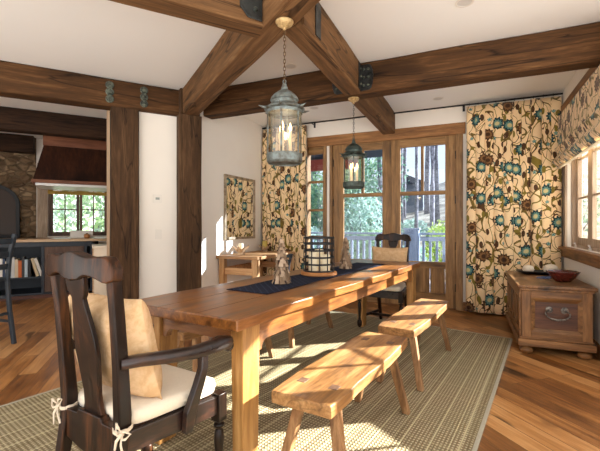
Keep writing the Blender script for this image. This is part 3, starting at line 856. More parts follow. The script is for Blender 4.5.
# far-left corner = intersection of the far edge and the left edge
def isect(p, d, q, e):
    den = d.x*e.y - d.y*e.x
    t = ((q.x-p.x)*e.y - (q.y-p.y)*e.x)/den
    return p + d*t
c_fl = isect(cr, d2, lf, dl)
c_nr = cr + d1*LL
c_nl = c_fl + dl*(LL*.98)
quad = [c_nl, c_nr, cr, c_fl]
r = thing('rug', 'flat woven tan and olive striped rug under the dining table', 'rug', (0, 0, 0))
mb = MB(); zt = .010
n_ = 30
for j in range(n_+1):
    for i in range(n_+1):
        a, b = i/n_, j/n_
        p = (quad[0]*(1-a) + quad[1]*a)*(1-b) + (quad[3]*(1-a) + quad[2]*a)*b
        mb.v.append((p.x, p.y, zt))
        uvs.append((a*2.78, b*4.5))
for j in range(n_):
    for i in range(n_):
        k = j*(n_+1)+i
        mb.f.append((k, k+1, k+n_+2, k+n_+1))
o = mb.build('woven_field', M['rug'], r)
ul = o.data.uv_layers.new(name='UVMap')
for lp in o.data.loops: ul.data[lp.index].uv = uvs[lp.vertex_index]
mb = MB(); pts = [(p.x, p.y, .006) for p in quad]
for i in range(4):
    a, b = Vector(pts[i]), Vector(pts[(i+1) % 4]); dd = (b-a).normalized()*.0
    mb.bar([a, b], .022, .012)
mb.build('binding', M['rug_edge'], r, bevel=.003)

# ------------------------------------------------------------------ dining table
r = thing('dining_table', 'long honey-brown plank dining table in the middle of the room', 'table', T.p(0, 0), T.az)
TW, TL = .78, 3.03
mb = MB()
n_ = 24
lft, rgt = [], []
for i in range(n_+1):
    y = TL*i/n_
    lft.append((0 + .005*math.sin(i*1.9), y)); rgt.append((TW + .006*math.sin(i*1.3 + 1), y))
mb.prism(lft[::-1] + rgt, 'z', .708, .76)
top = mb.build('tabletop', M['table_y'], r, bevel=.006)
for x in (.27, .53):
    mb = MB(); mb.box(x - .0012, x + .0012, .004, TL - .004, .7590, .7604); mb.build('plank_seam', M['wick'], top)
legs = [(.12, .195), (.685, .757)]
lu = [(.07, .195), (TL - .195, TL - .07)]
for (x0, x1) in legs:
    for (y0, y1) in lu:
        i = .006
        mb = MB(); mb.hexa([(x0+i, y0+i, .012), (x1-i, y0+i, .012), (x1-i, y1-i, .012), (x0+i, y1-i, .012)], [(x0, y0, .707), (x1, y0, .707), (x1, y1, .707), (x0, y1, .707)])
        mb.build('leg', M['table_z'], r, bevel=.005)
def arch(a0, a1, zt=.707, zb=.60, rad=.05, drop=.045):
    pts = [(a0, zt), (a0, zb - drop)]
    for k in range(7):
        q = PI/2*k/6
        pts.append((a0 + .028 + rad*(1-math.cos(q)) , zb - drop + drop*math.sin(q)))
    for k in range(6, -1, -1):
        q = PI/2*k/6
        pts.append((a1 - .028 - rad*(1-math.cos(q)), zb - drop + drop*math.sin(q)))
    pts += [(a1, zb - drop), (a1, zt)]
    return pts
for y in (.09, TL - .125):
    mb = MB(); mb.prism(arch(.197, .683, zb=.63), 'y', y, y + .035); mb.build('end_apron', M['table_x'], r, bevel=.003)
for (x0, x1) in ((.135, .17), (.71, .745)):
    mb = MB(); mb.prism(arch(.197, TL - .197, zb=.615), 'x', x0, x1); mb.build('side_apron', M['table_y'], r, bevel=.003)
# corner posts of the outer face are flush with the top edge: dark pegs

# runner
mb = MB()
N = 40
prev = None
for i in range(N+1):
    y = .56 + 2.06*i/N
    for x in (.215, .53):
        mb.v.append((x + .008*math.sin(i*.4), y, .7622 + .0006*math.sin(i*.9 + x*7)))
for i in range(N): mb.f.append((2*i, 2*i+1, 2*i+3, 2*i+2))
o = place(mb.build('table_runner', M['runner']), T.p(0, 0), T.az)
o.modifiers.new('thick', 'SOLIDIFY').thickness = .003
o.modifiers['thick'].offset = 1
tag(o, 'navy patterned cloth runner lying along the dining table', 'table runner')

# ------------------------------------------------------------------ benches
def bench(label, r0, r1, u0, u1, seed, tone=None):
    rnd = random.Random(seed)
    w, L = r1 - r0, u1 - u0
    t = thing('bench', label, 'bench', T.p((r0+r1)/2, (u0+u1)/2), T.az, 'plank benches at the dining table')
    n = 16; lf, rg = [], []
    for i in range(n+1):
        y = -L/2 + L*i/n
        e = .012*(abs(2*i/n - 1)**8)
        lf.append((-w/2 + e + .004*math.sin(i*.8 + seed) + rnd.uniform(-.002, .002), y))
        rg.append((w/2 - e + .005*math.sin(i*.6 + seed*2) + rnd.uniform(-.002, .002), y))
    mb = MB(); mb.prism(lf[::-1] + rg, 'z', .395, .45)
    top = mb.build('seat_plank', M['bench_y'], t, bevel=.007, seg=3)
    for sx in (-1, 1):
        for sy in (-1, 1):
            tx, ty = sx*(w/2 - .075), sy*(L/2 - .17)
            bx_, by = sx*(w/2 + .005), sy*(L/2 - .10)
            mb = MB(); a, b = .024, .021
            mb.hexa([(bx_-b, by-b, .012), (bx_+b, by-b, .012), (bx_+b, by+b, .012), (bx_-b, by+b, .012)],
                    [(tx-a, ty-a, .398), (tx+a, ty-a, .398), (tx+a, ty+a, .398), (tx-a, ty+a, .398)])
            mb.build('leg', M['bench_z'], t, bevel=.005)
            mb = MB(); mb.box(tx-.021, tx+.021, ty-.026, ty+.026, .440, .4515); mb.build('tenon', M['panel_brown'], top, bevel=.002)
    return t
bench('pale plank bench at right side of table, nearest the viewer, with a dark shadow line', .875, 1.185, .10, 1.20, 1)
bench('plank bench at right side of table, farther one by the doors', .885, 1.175, 1.38, 2.60, 2)
bench('plank bench on the far left side of table, behind the armchair', -.40, -.11, .52, 1.60, 3)
bench('plank bench on the far left side of table, farther one, only legs showing', -.40, -.11, 1.72, 2.74, 4)

# ------------------------------------------------------------------ chairs
def turned(z0, z1, r=.024):
    h = z1 - z0
    prof = [(.55, 0), (.62, .03), (.9, .06), (1.0, .16), (.85, .24), (.45, .27), (.62, .30), (.45, .33), (.5, .45), (.75, .75), (.62, .86), (.42, .89), (.8, .92), (.8, .95), (.45, .97), (.7, 1.0)]
    return [(r*a, z0 + h*b) for (a, b) in prof]
def pillow_mesh(w, h, d, n=14):
    mb = MB(); vs = []
    for side in (1, -1):
        for j in range(n+1):
            for i in range(n+1):
                a, b = 2*i/n - 1, 2*j/n - 1
                e = max(0, (1 - a**4))**.55 * max(0, (1 - b**4))**.55
                px = a*w/2*(1 - .07*(1 - b*b)); pz = b*h/2*(1 - .07*(1 - a*a))
                vs.append((px, side*(d/2*e + .002), pz))
    fs = []
    m = (n+1)*(n+1)
    for sd in (0, 1):
        for j in range(n):
            for i in range(n):
                k = sd*m + j*(n+1) + i
                fs.append((k, k+1, k+n+2, k+n+1))
    rim = [i for i in range(n)] + [j*(n+1)+n for j in range(n)] + [n*(n+1)+i for i in range(n, 0, -1)] + [j*(n+1) for j in range(n, 0, -1)]
    for q in range(len(rim)):
        a, b = rim[q], rim[(q+1) % len(rim)]
        fs.append((a, b, m+b, m+a))
    mb.add(vs, fs)
    return mb
def chair(label, loc, az, arms):
    c = thing('armchair' if arms else 'dining_chair', label, 'chair', loc, az, None)
    D = .41                                    # front legs this far ahead of the rear posts
    wood_, arm_ = M['chair'], M['chair_arm']
    for s in (-1, 1):
        pts = [(s*.160, -.085, .012), (s*.165, -.035, .22), (s*.168, 0, .42), (s*.170, .004, .50), (s*.176, -.008, .68), (s*.178, -.022, .86), (s*.184, -.038, 1.0)]
        mb = MB(); mb.bar(pts, .036, .046, up=(0, 1, 0), scale=[.85, .95, 1.1, 1.1, 1, .95, .9])
        mb.build('back_post', wood_, c, bevel=.006)
    # crest rail, serpentine, slightly hollow
    N = 28; HW = .215; xs = [-HW + 2*HW*i/N for i in range(N+1)]
    def ztop(x):
        a = abs(x)/HW
        return 1.052 + .022*math.exp(-(a/.32)**2) + .008*math.exp(-((a-.72)/.2)**2) - .040*max(0, (a-.84)/.16)**2
    def zbot(x):
        a = abs(x)/HW
        return .970 + .022*math.sin(min(1, a/.82)*PI) - .010*math.exp(-((a-.2)/.1)**2) + .012*max(0, (a-.85)/.15)
    mb = MB(); vs = []
    for y in (-.022, .022):
        for x in xs:
            yy = -.040 - .026*(1 - (x/HW)**2) + y
            vs += [(x, yy, zbot(x)), (x, yy - .003, (zbot(x)+ztop(x))/2), (x, yy, ztop(x))]
    fs = []; m = 3*(N+1)
    for i in range(N):
        for q in range(2):
            a = 3*i + q
            fs.append((a, a+3, a+4, a+1)); fs.append((m+a, m+a+1, m+a+4, m+a+3))
        fs.append((3*i+2, 3*i+5, m+3*i+5, m+3*i+2)); fs.append((3*i, m+3*i, m+3*i+3, 3*i+3))
    for i in (0, N):
        for q in range(2):
            a = 3*i+q; fs.append((a, a+1, m+a+1, m+a))
    mb.add(vs, fs); smooth_by_angle(mb.build('crest_rail', wood_, c, bevel=.005), 50)
    # vase splat
    prof = [(.455, .066), (.50, .050), (.55, .047), (.62, .058), (.70, .068), (.76, .066), (.82, .054), (.88, .040), (.905, .036), (.92, .048), (.95, .058), (.985, .060)]
    def ysp(z): return .006 - .07*max(0, (z-.46)/.52)**1.3
    mb = MB(); vs = []; n = len(prof)
    for (z, hw) in prof:
        y = ysp(z); vs += [(-hw, y-.009, z), (hw, y-.009, z), (hw, y+.009, z), (-hw, y+.009, z)]
    fs = [(0, 1, 2, 3), tuple(4*(n-1)+k for k in range(4))]
    for i in range(n-1):
        for k in range(4):
            j = (k+1) % 4; fs.append((4*i+k, 4*i+j, 4*i+4+j, 4*i+4+k))
    mb.add(vs, fs); smooth_by_angle(mb.build('splat', wood_, c, bevel=.003), 50)
    # rear rail with shoe, front and side rails
    mb = MB(); pts = [(-.168, .46), (-.168, .36)] + [(-.168 + .336*i/10, .36 - .035*math.sin(PI*i/10)) for i in range(1, 10)] + [(.168, .36), (.168, .46)] + [(.08, .462), (.07, .478), (-.07, .478), (-.08, .462)]
    mb.prism(pts[::-1], 'y', -.018, .018); mb.build('rear_rail', wood_, c, bevel=.004)
    mb = MB(); mb.bar([(-.235, D, .405), (.235, D, .405)], .03, .075); mb.build('front_rail', arm_, c, bevel=.004)
    for s in (-1, 1):
        mb = MB(); mb.bar([(s*.168, 0, .405), (s*.238, D, .405)], .03, .078); mb.build('side_rail', arm_, c, bevel=.004)
        mb = MB(); mb.box(s*.238-.024, s*.238+.024, D-.024, D+.024, .335, .452); mb.lathe(turned(.012, .336, .029), 16, (s*.238, D, 0))
        smooth_by_angle(mb.build('front_leg', wood_, c, bevel=.003), 45)
        mb = MB(); mb.bar([(s*.163, -.05, .13), (s*.236, D, .13)], .022, .03); mb.build('stretcher', wood_, c, bevel=.004)
    mb = MB(); mb.bar([(-.20, .19, .13), (.20, .19, .13)], .022, .03); mb.build('stretcher', wood_, c, bevel=.004)
    # seat board + cushion
    mb = MB(); mb.hexa([(-.165, .01, .42), (.165, .01, .42), (.235, D, .42), (-.235, D, .42)], [(-.165, .01, .448), (.165, .01, .448), (.235, D, .448), (-.235, D, .448)])
    mb.build('seat', wood_, c)
    mb = MB(); vs = []; n = 12
    for lv, (z, k) in enumerate(((.449, .90), (.455, .98), (.478, 1.0), (.500, .985), (.508, .90), (.511, .6), (.512, .0))):
        for i in range(4*n):
            q = i/n; sd = int(q); f = q - sd
            cx = [(-1 + 2*f, -1), (1, -1 + 2*f), (1 - 2*f, 1), (-1, 1 - 2*f)][sd]
            rr = max(abs(cx[0]), abs(cx[1]))
            l = (abs(cx[0])**7 + abs(cx[1])**7)**(1/7)
            u, v = cx[0]/l*k, cx[1]/l*k
            wv = .185 + .06*(v+1)/2
            vs.append((u*wv, .215 + v*.205 + .008, z))
    m = 4*n; fs = [tuple(range(m))[::-1]]
    for a in range(6):
        for i in range(m):
            j = (i+1) % m; fs.append((a*m+i, a*m+j, (a+1)*m+j, (a+1)*m+i))
    mb.add(vs, fs); cu = mb.build('seat_cushion', M['cushion'], c, smooth=True)
    for s in (-1, 1):
        x = s*.172
        mb = MB()
        ring = [(x + .030*math.cos(2*PI*k/14), .004 + .032*math.sin(2*PI*k/14), .462 + .004*math.sin(k)) for k in range(14)]
        fl = [(0.0045, -.002), (.0045, .002), (-.0045, .002), (-.0045, -.002)]
        mb.sweep(ring, [(-.002, -.006), (.002, -.006), (.002, .006), (-.002, .006)], closed=True)
        kx, ky, kz = x + s*.032, -.020, .460
        for (dx, dz) in ((s*.045, .012), (-s*.03, .03)):
            lp = [(kx + dx*t + dz*.0, ky - .010*math.sin(PI*t), kz + dz*t + .014*math.sin(PI*t)) for t in (0, .3, .6, 1)] + [(kx + dx*t, ky - .012*math.sin(PI*t), kz + dz*t - .016*math.sin(PI*t)) for t in (.7, .35)]
            mb.sweep(lp, [(-.0025, -.0035), (.0025, -.0035), (.0025, .0035), (-.0025, .0035)], closed=True)
        for (dx, dz) in ((s*.02, -.075), (-s*.03, -.06)):
            mb.sweep([(kx, ky - .003, kz), (kx + dx*.5, ky - .012, kz + dz*.4), (kx + dx, ky - .008, kz + dz)], [(-.002, -.0045), (.002, -.0045), (.002, .0045), (-.002, .0045)])
        mb.lathe([(.0, -.007), (.008, -.004), (.008, .004), (0, .007)], 8, (kx, ky - .002, kz))
        mb.build('tie_ribbon', M['ribbon'], cu)
    if arms:
        for s in (-1, 1):
            pts = [(s*.180, -.012, .690), (s*.200, .05, .688), (s*.236, .14, .680), (s*.262, .24, .672), (s*.268, .33, .670), (s*.266, .395, .672), (s*.262, .43, .666), (s*.262, .445, .655)]
            mb = MB(); sec = [(.026*math.copysign(abs(math.cos(2*PI*k/16))**.6, math.cos(2*PI*k/16)), .022*math.copysign(abs(math.sin(2*PI*k/16))**.6, math.sin(2*PI*k/16))) for k in range(16)]
            mb.sweep(pts, sec, scale=[.9, .95, 1.0, 1.05, 1.15, 1.3, 1.25, .9])
            st = len(mb.v); mb.lathe([(0.001, -.022), (.020, -.022), (.024, -.012), (.024, .012), (.020, .022), (.001, .022)], 14)
            mb.xform(Matrix.Translation((s*.262, .432, .650)) @ Matrix.Rotation(R(90), 4, 'Y'), st)
            mb.build('arm', arm_, c, smooth=True)
            pts = [(s*.236, .235, .36), (s*.246, .24, .44), (s*.262, .265, .53), (s*.270, .285, .60), (s*.268, .29, .668)]
            mb = MB(); mb.bar(pts, .030, .040, up=(0, 1, 0), scale=[(1, .9), (1, 1.25), (1, 1.0), (1, .85), (1, .8)]); mb.build('arm_support', arm_, c, bevel=.005)
    return c
near = T.p(.475, -.445, .0)
chair('dark carved splat-back armchair with cream seat cushion at near end of table', near, T.az, True)
far = T.p(.39, 3.25, .0)
chair('dark splat-back chair at far end of table before the doors', far, T.az + 180, False)
def pillow(label, fr_pt, az, tilt, z, size):
    mb = pillow_mesh(*size)
    mb.xform(Matrix.Rotation(R(tilt), 4, 'X'))
    o = mb.build('throw_pillow', M['pillow'], smooth=True)
    place(o, (fr_pt[0], fr_pt[1], z), az); tag(o, label, 'pillow'); return o
pillow('tan linen throw pillow on near armchair, leaning against its splat', T.p(.425, -.335), T.az, 13, .700, (.48, .41, .17))
pillow('tan linen throw pillow on far chair before the doors', T.p(.39, 3.155), T.az + 180, 6, .715, (.44, .40, .11))

# ------------------------------------------------------------------ things on the table
def flake_tree(label, x, y, h, rad, seed):
    rnd = random.Random(seed)
    t = thing('bark_cone_tree', label, 'decoration', T.p(x, y, .766), 0, 'bark cone trees on the table runner')
    mb = MB(); mb.lathe([(rad*.66, 0), (rad*.58, h*.2), (rad*.32, h*.6), (rad*.08, h*.95), (.002, h)], 14); mb.build('core', M['panel_brown'], t)
    mb = MB(); rows = 13
    for i in range(rows):
        z = h*(.02 + .93*i/rows); rr = rad*.66*(1 - i/rows*.95)
        n = max(4, int(2*PI*rr/.029))
        for k in range(n):
            a = 2*PI*(k + .5*(i % 2) + rnd.uniform(-.2, .2))/n
            L = .052*(1 - .35*i/rows)*rnd.uniform(.85, 1.2); wd = .0165*rnd.uniform(.8, 1.3); ro_ = rnd.uniform(-.004, .007)
            tilt = rnd.uniform(.5, .95)
            st = len(mb.v)
            mb.hexa([(-wd*.8, -.0015, 0), (wd*.8, -.0015, 0), (wd*.8, .0015, 0), (-wd*.8, .0015, 0)], [(-wd*.45, -.0015, L), (wd*.45, -.0015, L), (wd*.45, .0015, L), (-wd*.45, .0015, L)])
            m = Matrix.Translation(((rr + ro_ + L*math.sin(tilt*.55)*.85)*math.cos(a), (rr + ro_ + L*math.sin(tilt*.55)*.85)*math.sin(a), z)) @ Matrix.Rotation(a - PI/2, 4, 'Z') @ Matrix.Rotation(-(-tilt*.55), 4, 'X') @ Matrix.Rotation(rnd.uniform(-.25, .25), 4, 'Y')
            mb.xform(m, st)
    mb.build('bark_flakes', M['scale'], t)
    return t
flake_tree('taller cone tree of grey-brown bark flakes nearest the viewer on runner', .38, .93, .315, .066, 2)
flake_tree('smaller cone tree of bark flakes behind the wire candle lantern', .37, 1.99, .285, .062, 4)
cl = thing('candle_lantern', 'round black wire candle lantern on a wooden disc on the runner', 'lantern', T.p(.37, 1.48, .766), 0)
mb = MB(); mb.lathe([(.001, 0), (.138, 0), (.146, .006), (.146, .024), (.140, .030), (.001, .030)], 40); smooth_by_angle(mb.build('wooden_base', M['tray_wood'], cl))
mb = MB()
for z in (.036, .090, .145, .200, .253, .300):
    mb.sweep([(.120*math.cos(2*PI*k/40), .120*math.sin(2*PI*k/40), z) for k in range(40)], [(-.0025, -.007), (.0025, -.007), (.0025, .007), (-.0025, .007)], closed=True)
mb.build('hoops', M['iron'], cl)
mb = MB()
for k in range(12):
    a = 2*PI*k/12
    mb.bar([(.1235*math.cos(a), .1235*math.sin(a), .030), (.1235*math.cos(a), .1235*math.sin(a), .307)], .008, .004, up=(math.cos(a), math.sin(a), 0))
mb.build('upright_wires', M['iron'], cl)
for k, (dx, dy, h, lab) in enumerate(((-.045, -.020, .155, 'ivory pillar candle at left inside the wire lantern'), (.050, -.022, .135, 'ivory pillar candle at right inside the wire lantern'), (.004, .058, .170, 'tallest ivory pillar candle at back inside the wire lantern'))):
    base = T.p(.37, 1.48, .797)
    t = thing('pillar_candle', lab, 'candle', (base[0]+dx, base[1]+dy, .797), 0, 'candles in the wire lantern')
    mb = MB(); mb.lathe([(.001, 0), (.038, 0), (.039, .004), (.039, h-.006), (.034, h), (.02, h-.006), (.001, h-.008)], 24); smooth_by_angle(mb.build('wax', M['wax'], t))
    mb = MB(); mb.tube([(0, 0, h-.01), (.002, 0, h+.006)], .0015, 6); mb.build('wick', M['wick'], t)

# ------------------------------------------------------------------ hanging lanterns
def lantern(label, loc, drop, scale, dark, chaincol):
    """loc: ceiling point; drop: distance from there to the lantern's top ring"""
    t = thing('pendant_lantern', label, 'lantern', loc, 8, 'bronze pendant lanterns')
    mt = M['patina_dark'] if dark else M['patina']
    mb = MB(); mb.lathe([(.058, 0), (.060, -.008), (.050, -.024), (.030, -.036), (.012, -.044), (.010, -.058), (.001, -.060)], 20); smooth_by_angle(mb.build('canopy', M['brass'], t))
    # chain links
    mb = MB(); z = -.055; i = 0
    while z > -drop + .012:
        ring = []
        for k in range(12):
            a = 2*PI*k/12
            u, v = .0075*math.cos(a), .016*math.sin(a)
            ring.append((u, 0, z - .014 + v) if i % 2 == 0 else (0, u, z - .014 + v))
        mb.tube(ring, .0022, 5, closed=True); z -= .024; i += 1
    mb.build('chain', M['chain'] if chaincol else M['iron'], t, smooth=True)
    b = -drop; s = scale
    rad = .113*s
    prof = [(.006, .0), (.014, -.010), (.014, -.022), (.019, -.028), (.024, -.048), (.046, -.062), (.070, -.080), (.088, -.102), (.093, -.118), (.086, -.123), (.086, -.143), (.096, -.148), (.114, -.160), (.130, -.170), (.132, -.178), (.118, -.186), (.100, -.186)]
    prof = [(a*s, c*s) for a, c in prof]
    mb = MB(); mb.lathe([(x, b + z) for x, z in prof], 28); ro = smooth_by_angle(mb.build('roof', mt, t), 35)
    mb = MB(); ring = [(.010*s*math.cos(2*PI*k/14), 0, b + .006 + .012*s*math.sin(2*PI*k/14)) for k in range(14)]
    mb.tube(ring, .003, 6, closed=True); mb.build('hanging_ring', mt, ro, smooth=True)
    # spikes round the brim
    for k in range(6):
        mb = MB()
        a = 2*PI*(k + .5)/6; ca, sa = math.cos(a), math.sin(a)
        mb.tube([(.118*s*ca, .118*s*sa, b - .176*s), (.146*s*ca, .146*s*sa, b - .174*s), (.176*s*ca, .176*s*sa, b - .166*s)], .010*s, 6, scale=[1.2, .8, .15])
        mb.build('brim_spike', mt, ro, smooth=True)
    z0, z1 = b - .186*s, b - .470*s
    # body
    mb = MB(); mb.lathe([(rad*.985, z0), (rad*.985, z1)], 36, cap=False); mb.build('glass_cylinder', M['lglass'], t, smooth=True)
    mb = MB(); mb.lathe([(rad*.96, z0 + .004), (rad*1.03, z0 + .004), (rad*1.03, z0 - .02*s), (rad*.96, z0 - .02*s)], 36, cap=False); smooth_by_angle(mb.build('top_band', mt, t))
    mb = MB()
    mb.lathe([(.001, z1 + .006), (rad*1.0, z1 + .006), (rad*1.03, z1 + .004), (rad*1.03, z1 - .045*s), (rad*.99, z1 - .050*s), (rad*.93, z1 - .060*s), (rad*.90, z1 - .050*s), (.001, z1 - .048*s)], 36)
    smooth_by_angle(mb.build('bottom_band', mt, t))
    for k in range(6):
        a = 2*PI*(k + .5)/6; ca, sa = math.cos(a), math.sin(a)
        mb = MB(); mb.bar([(rad*1.01*ca, rad*1.01*sa, z0), (rad*1.01*ca, rad*1.01*sa, z1)], .012*s, .006, up=(ca, sa, 0)); mb.build('glazing_bar', mt, t)
    for k in range(3):
        a = 2*PI*k/3 + .35; x, y = .038*s*math.cos(a), .038*s*math.sin(a)
        mb = MB(); mb.lathe([(.011, z1 + .006), (.011, z1 + .150*s), (.008, z1 + .153*s)], 14, (x, y, 0)); mb.lathe([(.018, z1 + .006), (.018, z1 + .014)], 14, (x, y, 0))
        ca_ = mb.build('candle_sleeve', M['candle_tube'], t, smooth=False)
        mb = MB(); q = z1 + .153*s
        mb.lathe([(.004, q), (.008, q + .010), (.0105, q + .022), (.008, q + .036), (.003, q + .050), (.001, q + .058)], 14, (x, y, 0)); mb.build('bulb', M['bulb'], ca_, smooth=True)
    return t
lantern('large bronze-green pendant lantern hanging near from the overhead beam', (hub[0], hub[1], 2.495), .40, 1.0, False, True)
lp = (.56, 4.04)
lantern('smaller dark pendant lantern hanging farther back, before the left door', (lp[0], lp[1], 2.492), .425, .97, True, False)

# ------------------------------------------------------------------ chest and things on it
CZ = .63
fx0 = Bl((1.992, 3.52)); C = Frame(1.992, 3.52, 23.2)
cw, cl_ = .575, 1.16
r = thing('chest', 'carved pine chest on bun feet against right wall below the window', 'chest', C.p(0, 0), C.az)
zb = .105
mb = MB(); mb.box(.02, cw-.02, .02, cl_-.02, zb, .59); mb.build('body', M['chest_z'], r, bevel=.003)
mb = MB(); mb.box(-.015, cw+.01, -.018, cl_+.01, .600, CZ); mb.box(.0, cw, 0, cl_, .575, .600); mb.build('lid', M['chest_y'], r, bevel=.008, seg=3)
mb = MB(); mb.box(-.008, cw+.006, -.010, cl_+.006, zb - .03, zb + .035); mb.box(.006, cw-.004, .004, cl_-.004, zb + .035, zb + .055); mb.build('base_moulding', M['chest_x'], r, bevel=.008, seg=3)
# end panel facing the viewer
for q in (.02, cw-.095):
    mb = MB(); mb.box(q, q+.075, .004, .021, zb + .055, .575); mb.build('end_stile', M['chest_z'], r, bevel=.004)
for q in ((.515, .575), (zb + .055, zb + .105)):
    mb = MB(); mb.box(.095, cw-.095, .004, .021, q[0], q[1]); mb.build('end_rail', M['chest_x'], r, bevel=.004)
a0, a1, b0, b1 = .095, cw-.095, zb+.105, .515
mb = MB()
for (p, q) in (((a0, b0), (a1, b0)), ((a1, b0), (a1, b1)), ((a1, b1), (a0, b1)), ((a0, b1), (a0, b0))):
    inn = lambda u: (u[0] + (.035 if u[0] == a0 else -.035), u[1] + (.035 if u[1] == b0 else -.035))
    pi, qi = inn(p), inn(q)
    mb.add([(p[0], -.004, p[1]), (q[0], -.004, q[1]), (qi[0], .014, qi[1]), (pi[0], .014, pi[1]), (p[0], .02, p[1]), (q[0], .02, q[1]), (qi[0], .02, qi[1]), (pi[0], .02, pi[1])],
           [(0,1,2,3), (4,7,6,5), (0,4,5,1), (2,6,7,3), (0,3,7,4), (1,5,6,2)])
mb.build('panel_moulding', M['chest_x'], r, bevel=.002)
mb = MB(); mb.box(a0+.034, a1-.034, .008, .021, b0+.034, b1-.034); mb.build('end_panel', M['chest_dark'], r)
# handle
hc = (cw/2 + .005, .395)
mb = MB(); pts = []
for k in range(17):
    a = PI + PI*k/16
    pts.append((hc[0] + .078*math.cos(a)*(1.0 + .12*math.sin(a)**2), -.030 - .018*math.sin(-a - PI)*0, hc[1] - .0 + .058*math.sin(a)))
pts = [(hc[0] - .062, -.010, hc[1] + .018), (hc[0] - .085, -.028, hc[1] + .010)] + [(hc[0] + .092*math.cos(PI + PI*k/14), -.036, hc[1] - .004 + .052*math.sin(PI + PI*k/14)) for k in range(15)] + [(hc[0] + .085, -.028, hc[1] + .010), (hc[0] + .062, -.010, hc[1] + .018)]
mb.tube(pts, .0075, 8, scale=[.7, .8] + [1 + .5*math.sin(PI*k/14)**8 for k in range(15)] + [.8, .7])
ha = mb.build('handle', M['handle_iron'], r, smooth=True)
for s in (-1, 1):
    mb = MB(); mb.lathe([(.001, .0), (.030, 0), (.027, .006), (.013, .008), (.011, .018), (.001, .021)], 12); mb.xform(Matrix.Translation((hc[0] + s*.058, .008, hc[1] + .022)) @ Matrix.Rotation(R(90), 4, 'X'))
    smooth_by_angle(mb.build('rosette', M['handle_iron'], ha))
# long side facing the room: stiles, rails, recessed panels with a raised lozenge
n = 4; pw = (cl_ - .04)/n
for q in ((.505, .575), (zb + .055, zb + .115)):
    mb = MB(); mb.box(.004, .021, .02, cl_-.02, q[0], q[1]); mb.build('side_rail', M['chest_y'], r, bevel=.004)
for i in range(n+1):
    y = .02 + pw*i; mb = MB(); mb.box(.003, .021, max(.02, y-.03), min(cl_-.02, y+.03), zb+.115, .505)
    mb.build('side_stile', M['chest_z'], r, bevel=.004)
for i in range(n):
    ya, yb = .02 + pw*i + .03, .02 + pw*(i+1) - .03
    ym, zm = (ya+yb)/2, (zb+.115+.505)/2
    mb = MB(); mb.add([(.020, ya+.015, zb+.13), (.020, yb-.015, zb+.13), (.020, yb-.015, .49), (.020, ya+.015, .49), (.006, ya+.05, zb+.175), (.006, yb-.05, zb+.175), (.006, yb-.05, .445), (.006, ya+.05, .445)],
                      [(0,1,2,3), (4,7,6,5), (0,4,5,1), (1,5,6,2), (2,6,7,3), (3,7,4,0)])
    mb.build('side_panel', M['chest_z'], r)
for (x, y) in ((.065, .065), (cw-.065, .065), (.065, cl_-.065), (cw-.065, cl_-.065)):
    mb = MB(); mb.lathe([(.001, 0), (.034, 0), (.052, .014), (.058, .032), (.050, .050), (.034, .060), (.030, .066), (.038, .072), (.038, .078)], 20, (x, y, 0)); smooth_by_angle(mb.build('bun_foot', M['chest_x'], r))
# bowl
bp = C.p(.40, .40, CZ + .001)
bp = (2.50, 3.68, CZ + .001)
t = thing('bowl', 'dark red-brown fluted wooden bowl on the chest', 'bowl', bp, 0)
mb = MB(); prof = [(.001, 0), (.058, 0), (.066, .004), (.098, .040), (.124, .078), (.134, .094), (.137, .098), (.130, .100), (.117, .080), (.090, .042), (.058, .014), (.001, .010)]
seg = 36; mb.lathe(prof, seg)
for i, (pr, z) in enumerate(prof):
    for k in range(seg):
        a = 2*PI*k/seg; q = 1 + .035*math.cos(12*a)*min(1, z/.04); v = mb.v[i*seg+k]; mb.v[i*seg+k] = (v[0]*q, v[1]*q, v[2])
mb.build('bowl_shell', M['bowl'], t, smooth=True)
# tray with shells
tp = C.p(.30, .90, CZ + .001)
t = thing('tray', 'long black tray with flared edge at back of the chest', 'tray', tp, C.az)
mb = MB(); pts0, pts1 = [], []
def oval(a, b, z, n=36): return [(a*math.copysign(abs(math.cos(2*PI*k/n))**.6, math.cos(2*PI*k/n)), b*math.copysign(abs(math.sin(2*PI*k/n))**.6, math.sin(2*PI*k/n)), z) for k in range(n)]
rings = [oval(.15, .06, 0), oval(.17, .075, .004), oval(.22, .105, .028), oval(.235, .115, .034), oval(.232, .112, .038), oval(.17, .075, .012), oval(.10, .04, .009)]
vs = [p for rg in rings for p in rg]; n = 36; fs = [tuple(range(n))[::-1], tuple(6*n+k for k in range(n))]
for i in range(6):
    for k in range(n): fs.append((i*n+k, i*n+(k+1) % n, (i+1)*n+(k+1) % n, (i+1)*n+k))
mb.add(vs, fs); smooth_by_angle(mb.build('tray_body', M['black_tray'], t))
def knob_ball(label, p, rr, seed):
    bm = bmesh.new(); bmesh.ops.create_icosphere(bm, subdivisions=4, radius=rr)
    for v in bm.verts:
        d = v.co.normalized(); k = 1 + .16*mnoise.noise(d*5 + Vector((seed, 0, 0))) + .08*mnoise.noise(d*13)
        v.co = Vector((d.x*rr*k*1.15, d.y*rr*k, d.z*rr*k*.82))
    me = bpy.data.meshes.new('white_shell'); bm.to_mesh(me); bm.free()
    for q in me.polygons: q.use_smooth = True
    me.materials.append(M['shell']); o = bpy.data.objects.new('white_shell', me); COL.objects.link(o); o.location = p
    return tag(o, label, 'shell', 'white shells on the black tray')
q = C.p(.19, .90); knob_ball('white knobbly shell at left end of the black tray', (q[0], q[1], CZ + .055), .05, 1)
q = C.p(.40, .90); knob_ball('larger white knobbly shell at right of the black tray', (q[0], q[1], CZ + .064), .062, 5)
q = C.p(.28, .55)
t = thing('coaster', 'blue patterned coasters lying on the chest beside the bowl', 'coaster', (q[0], q[1], CZ + .0005), 40)
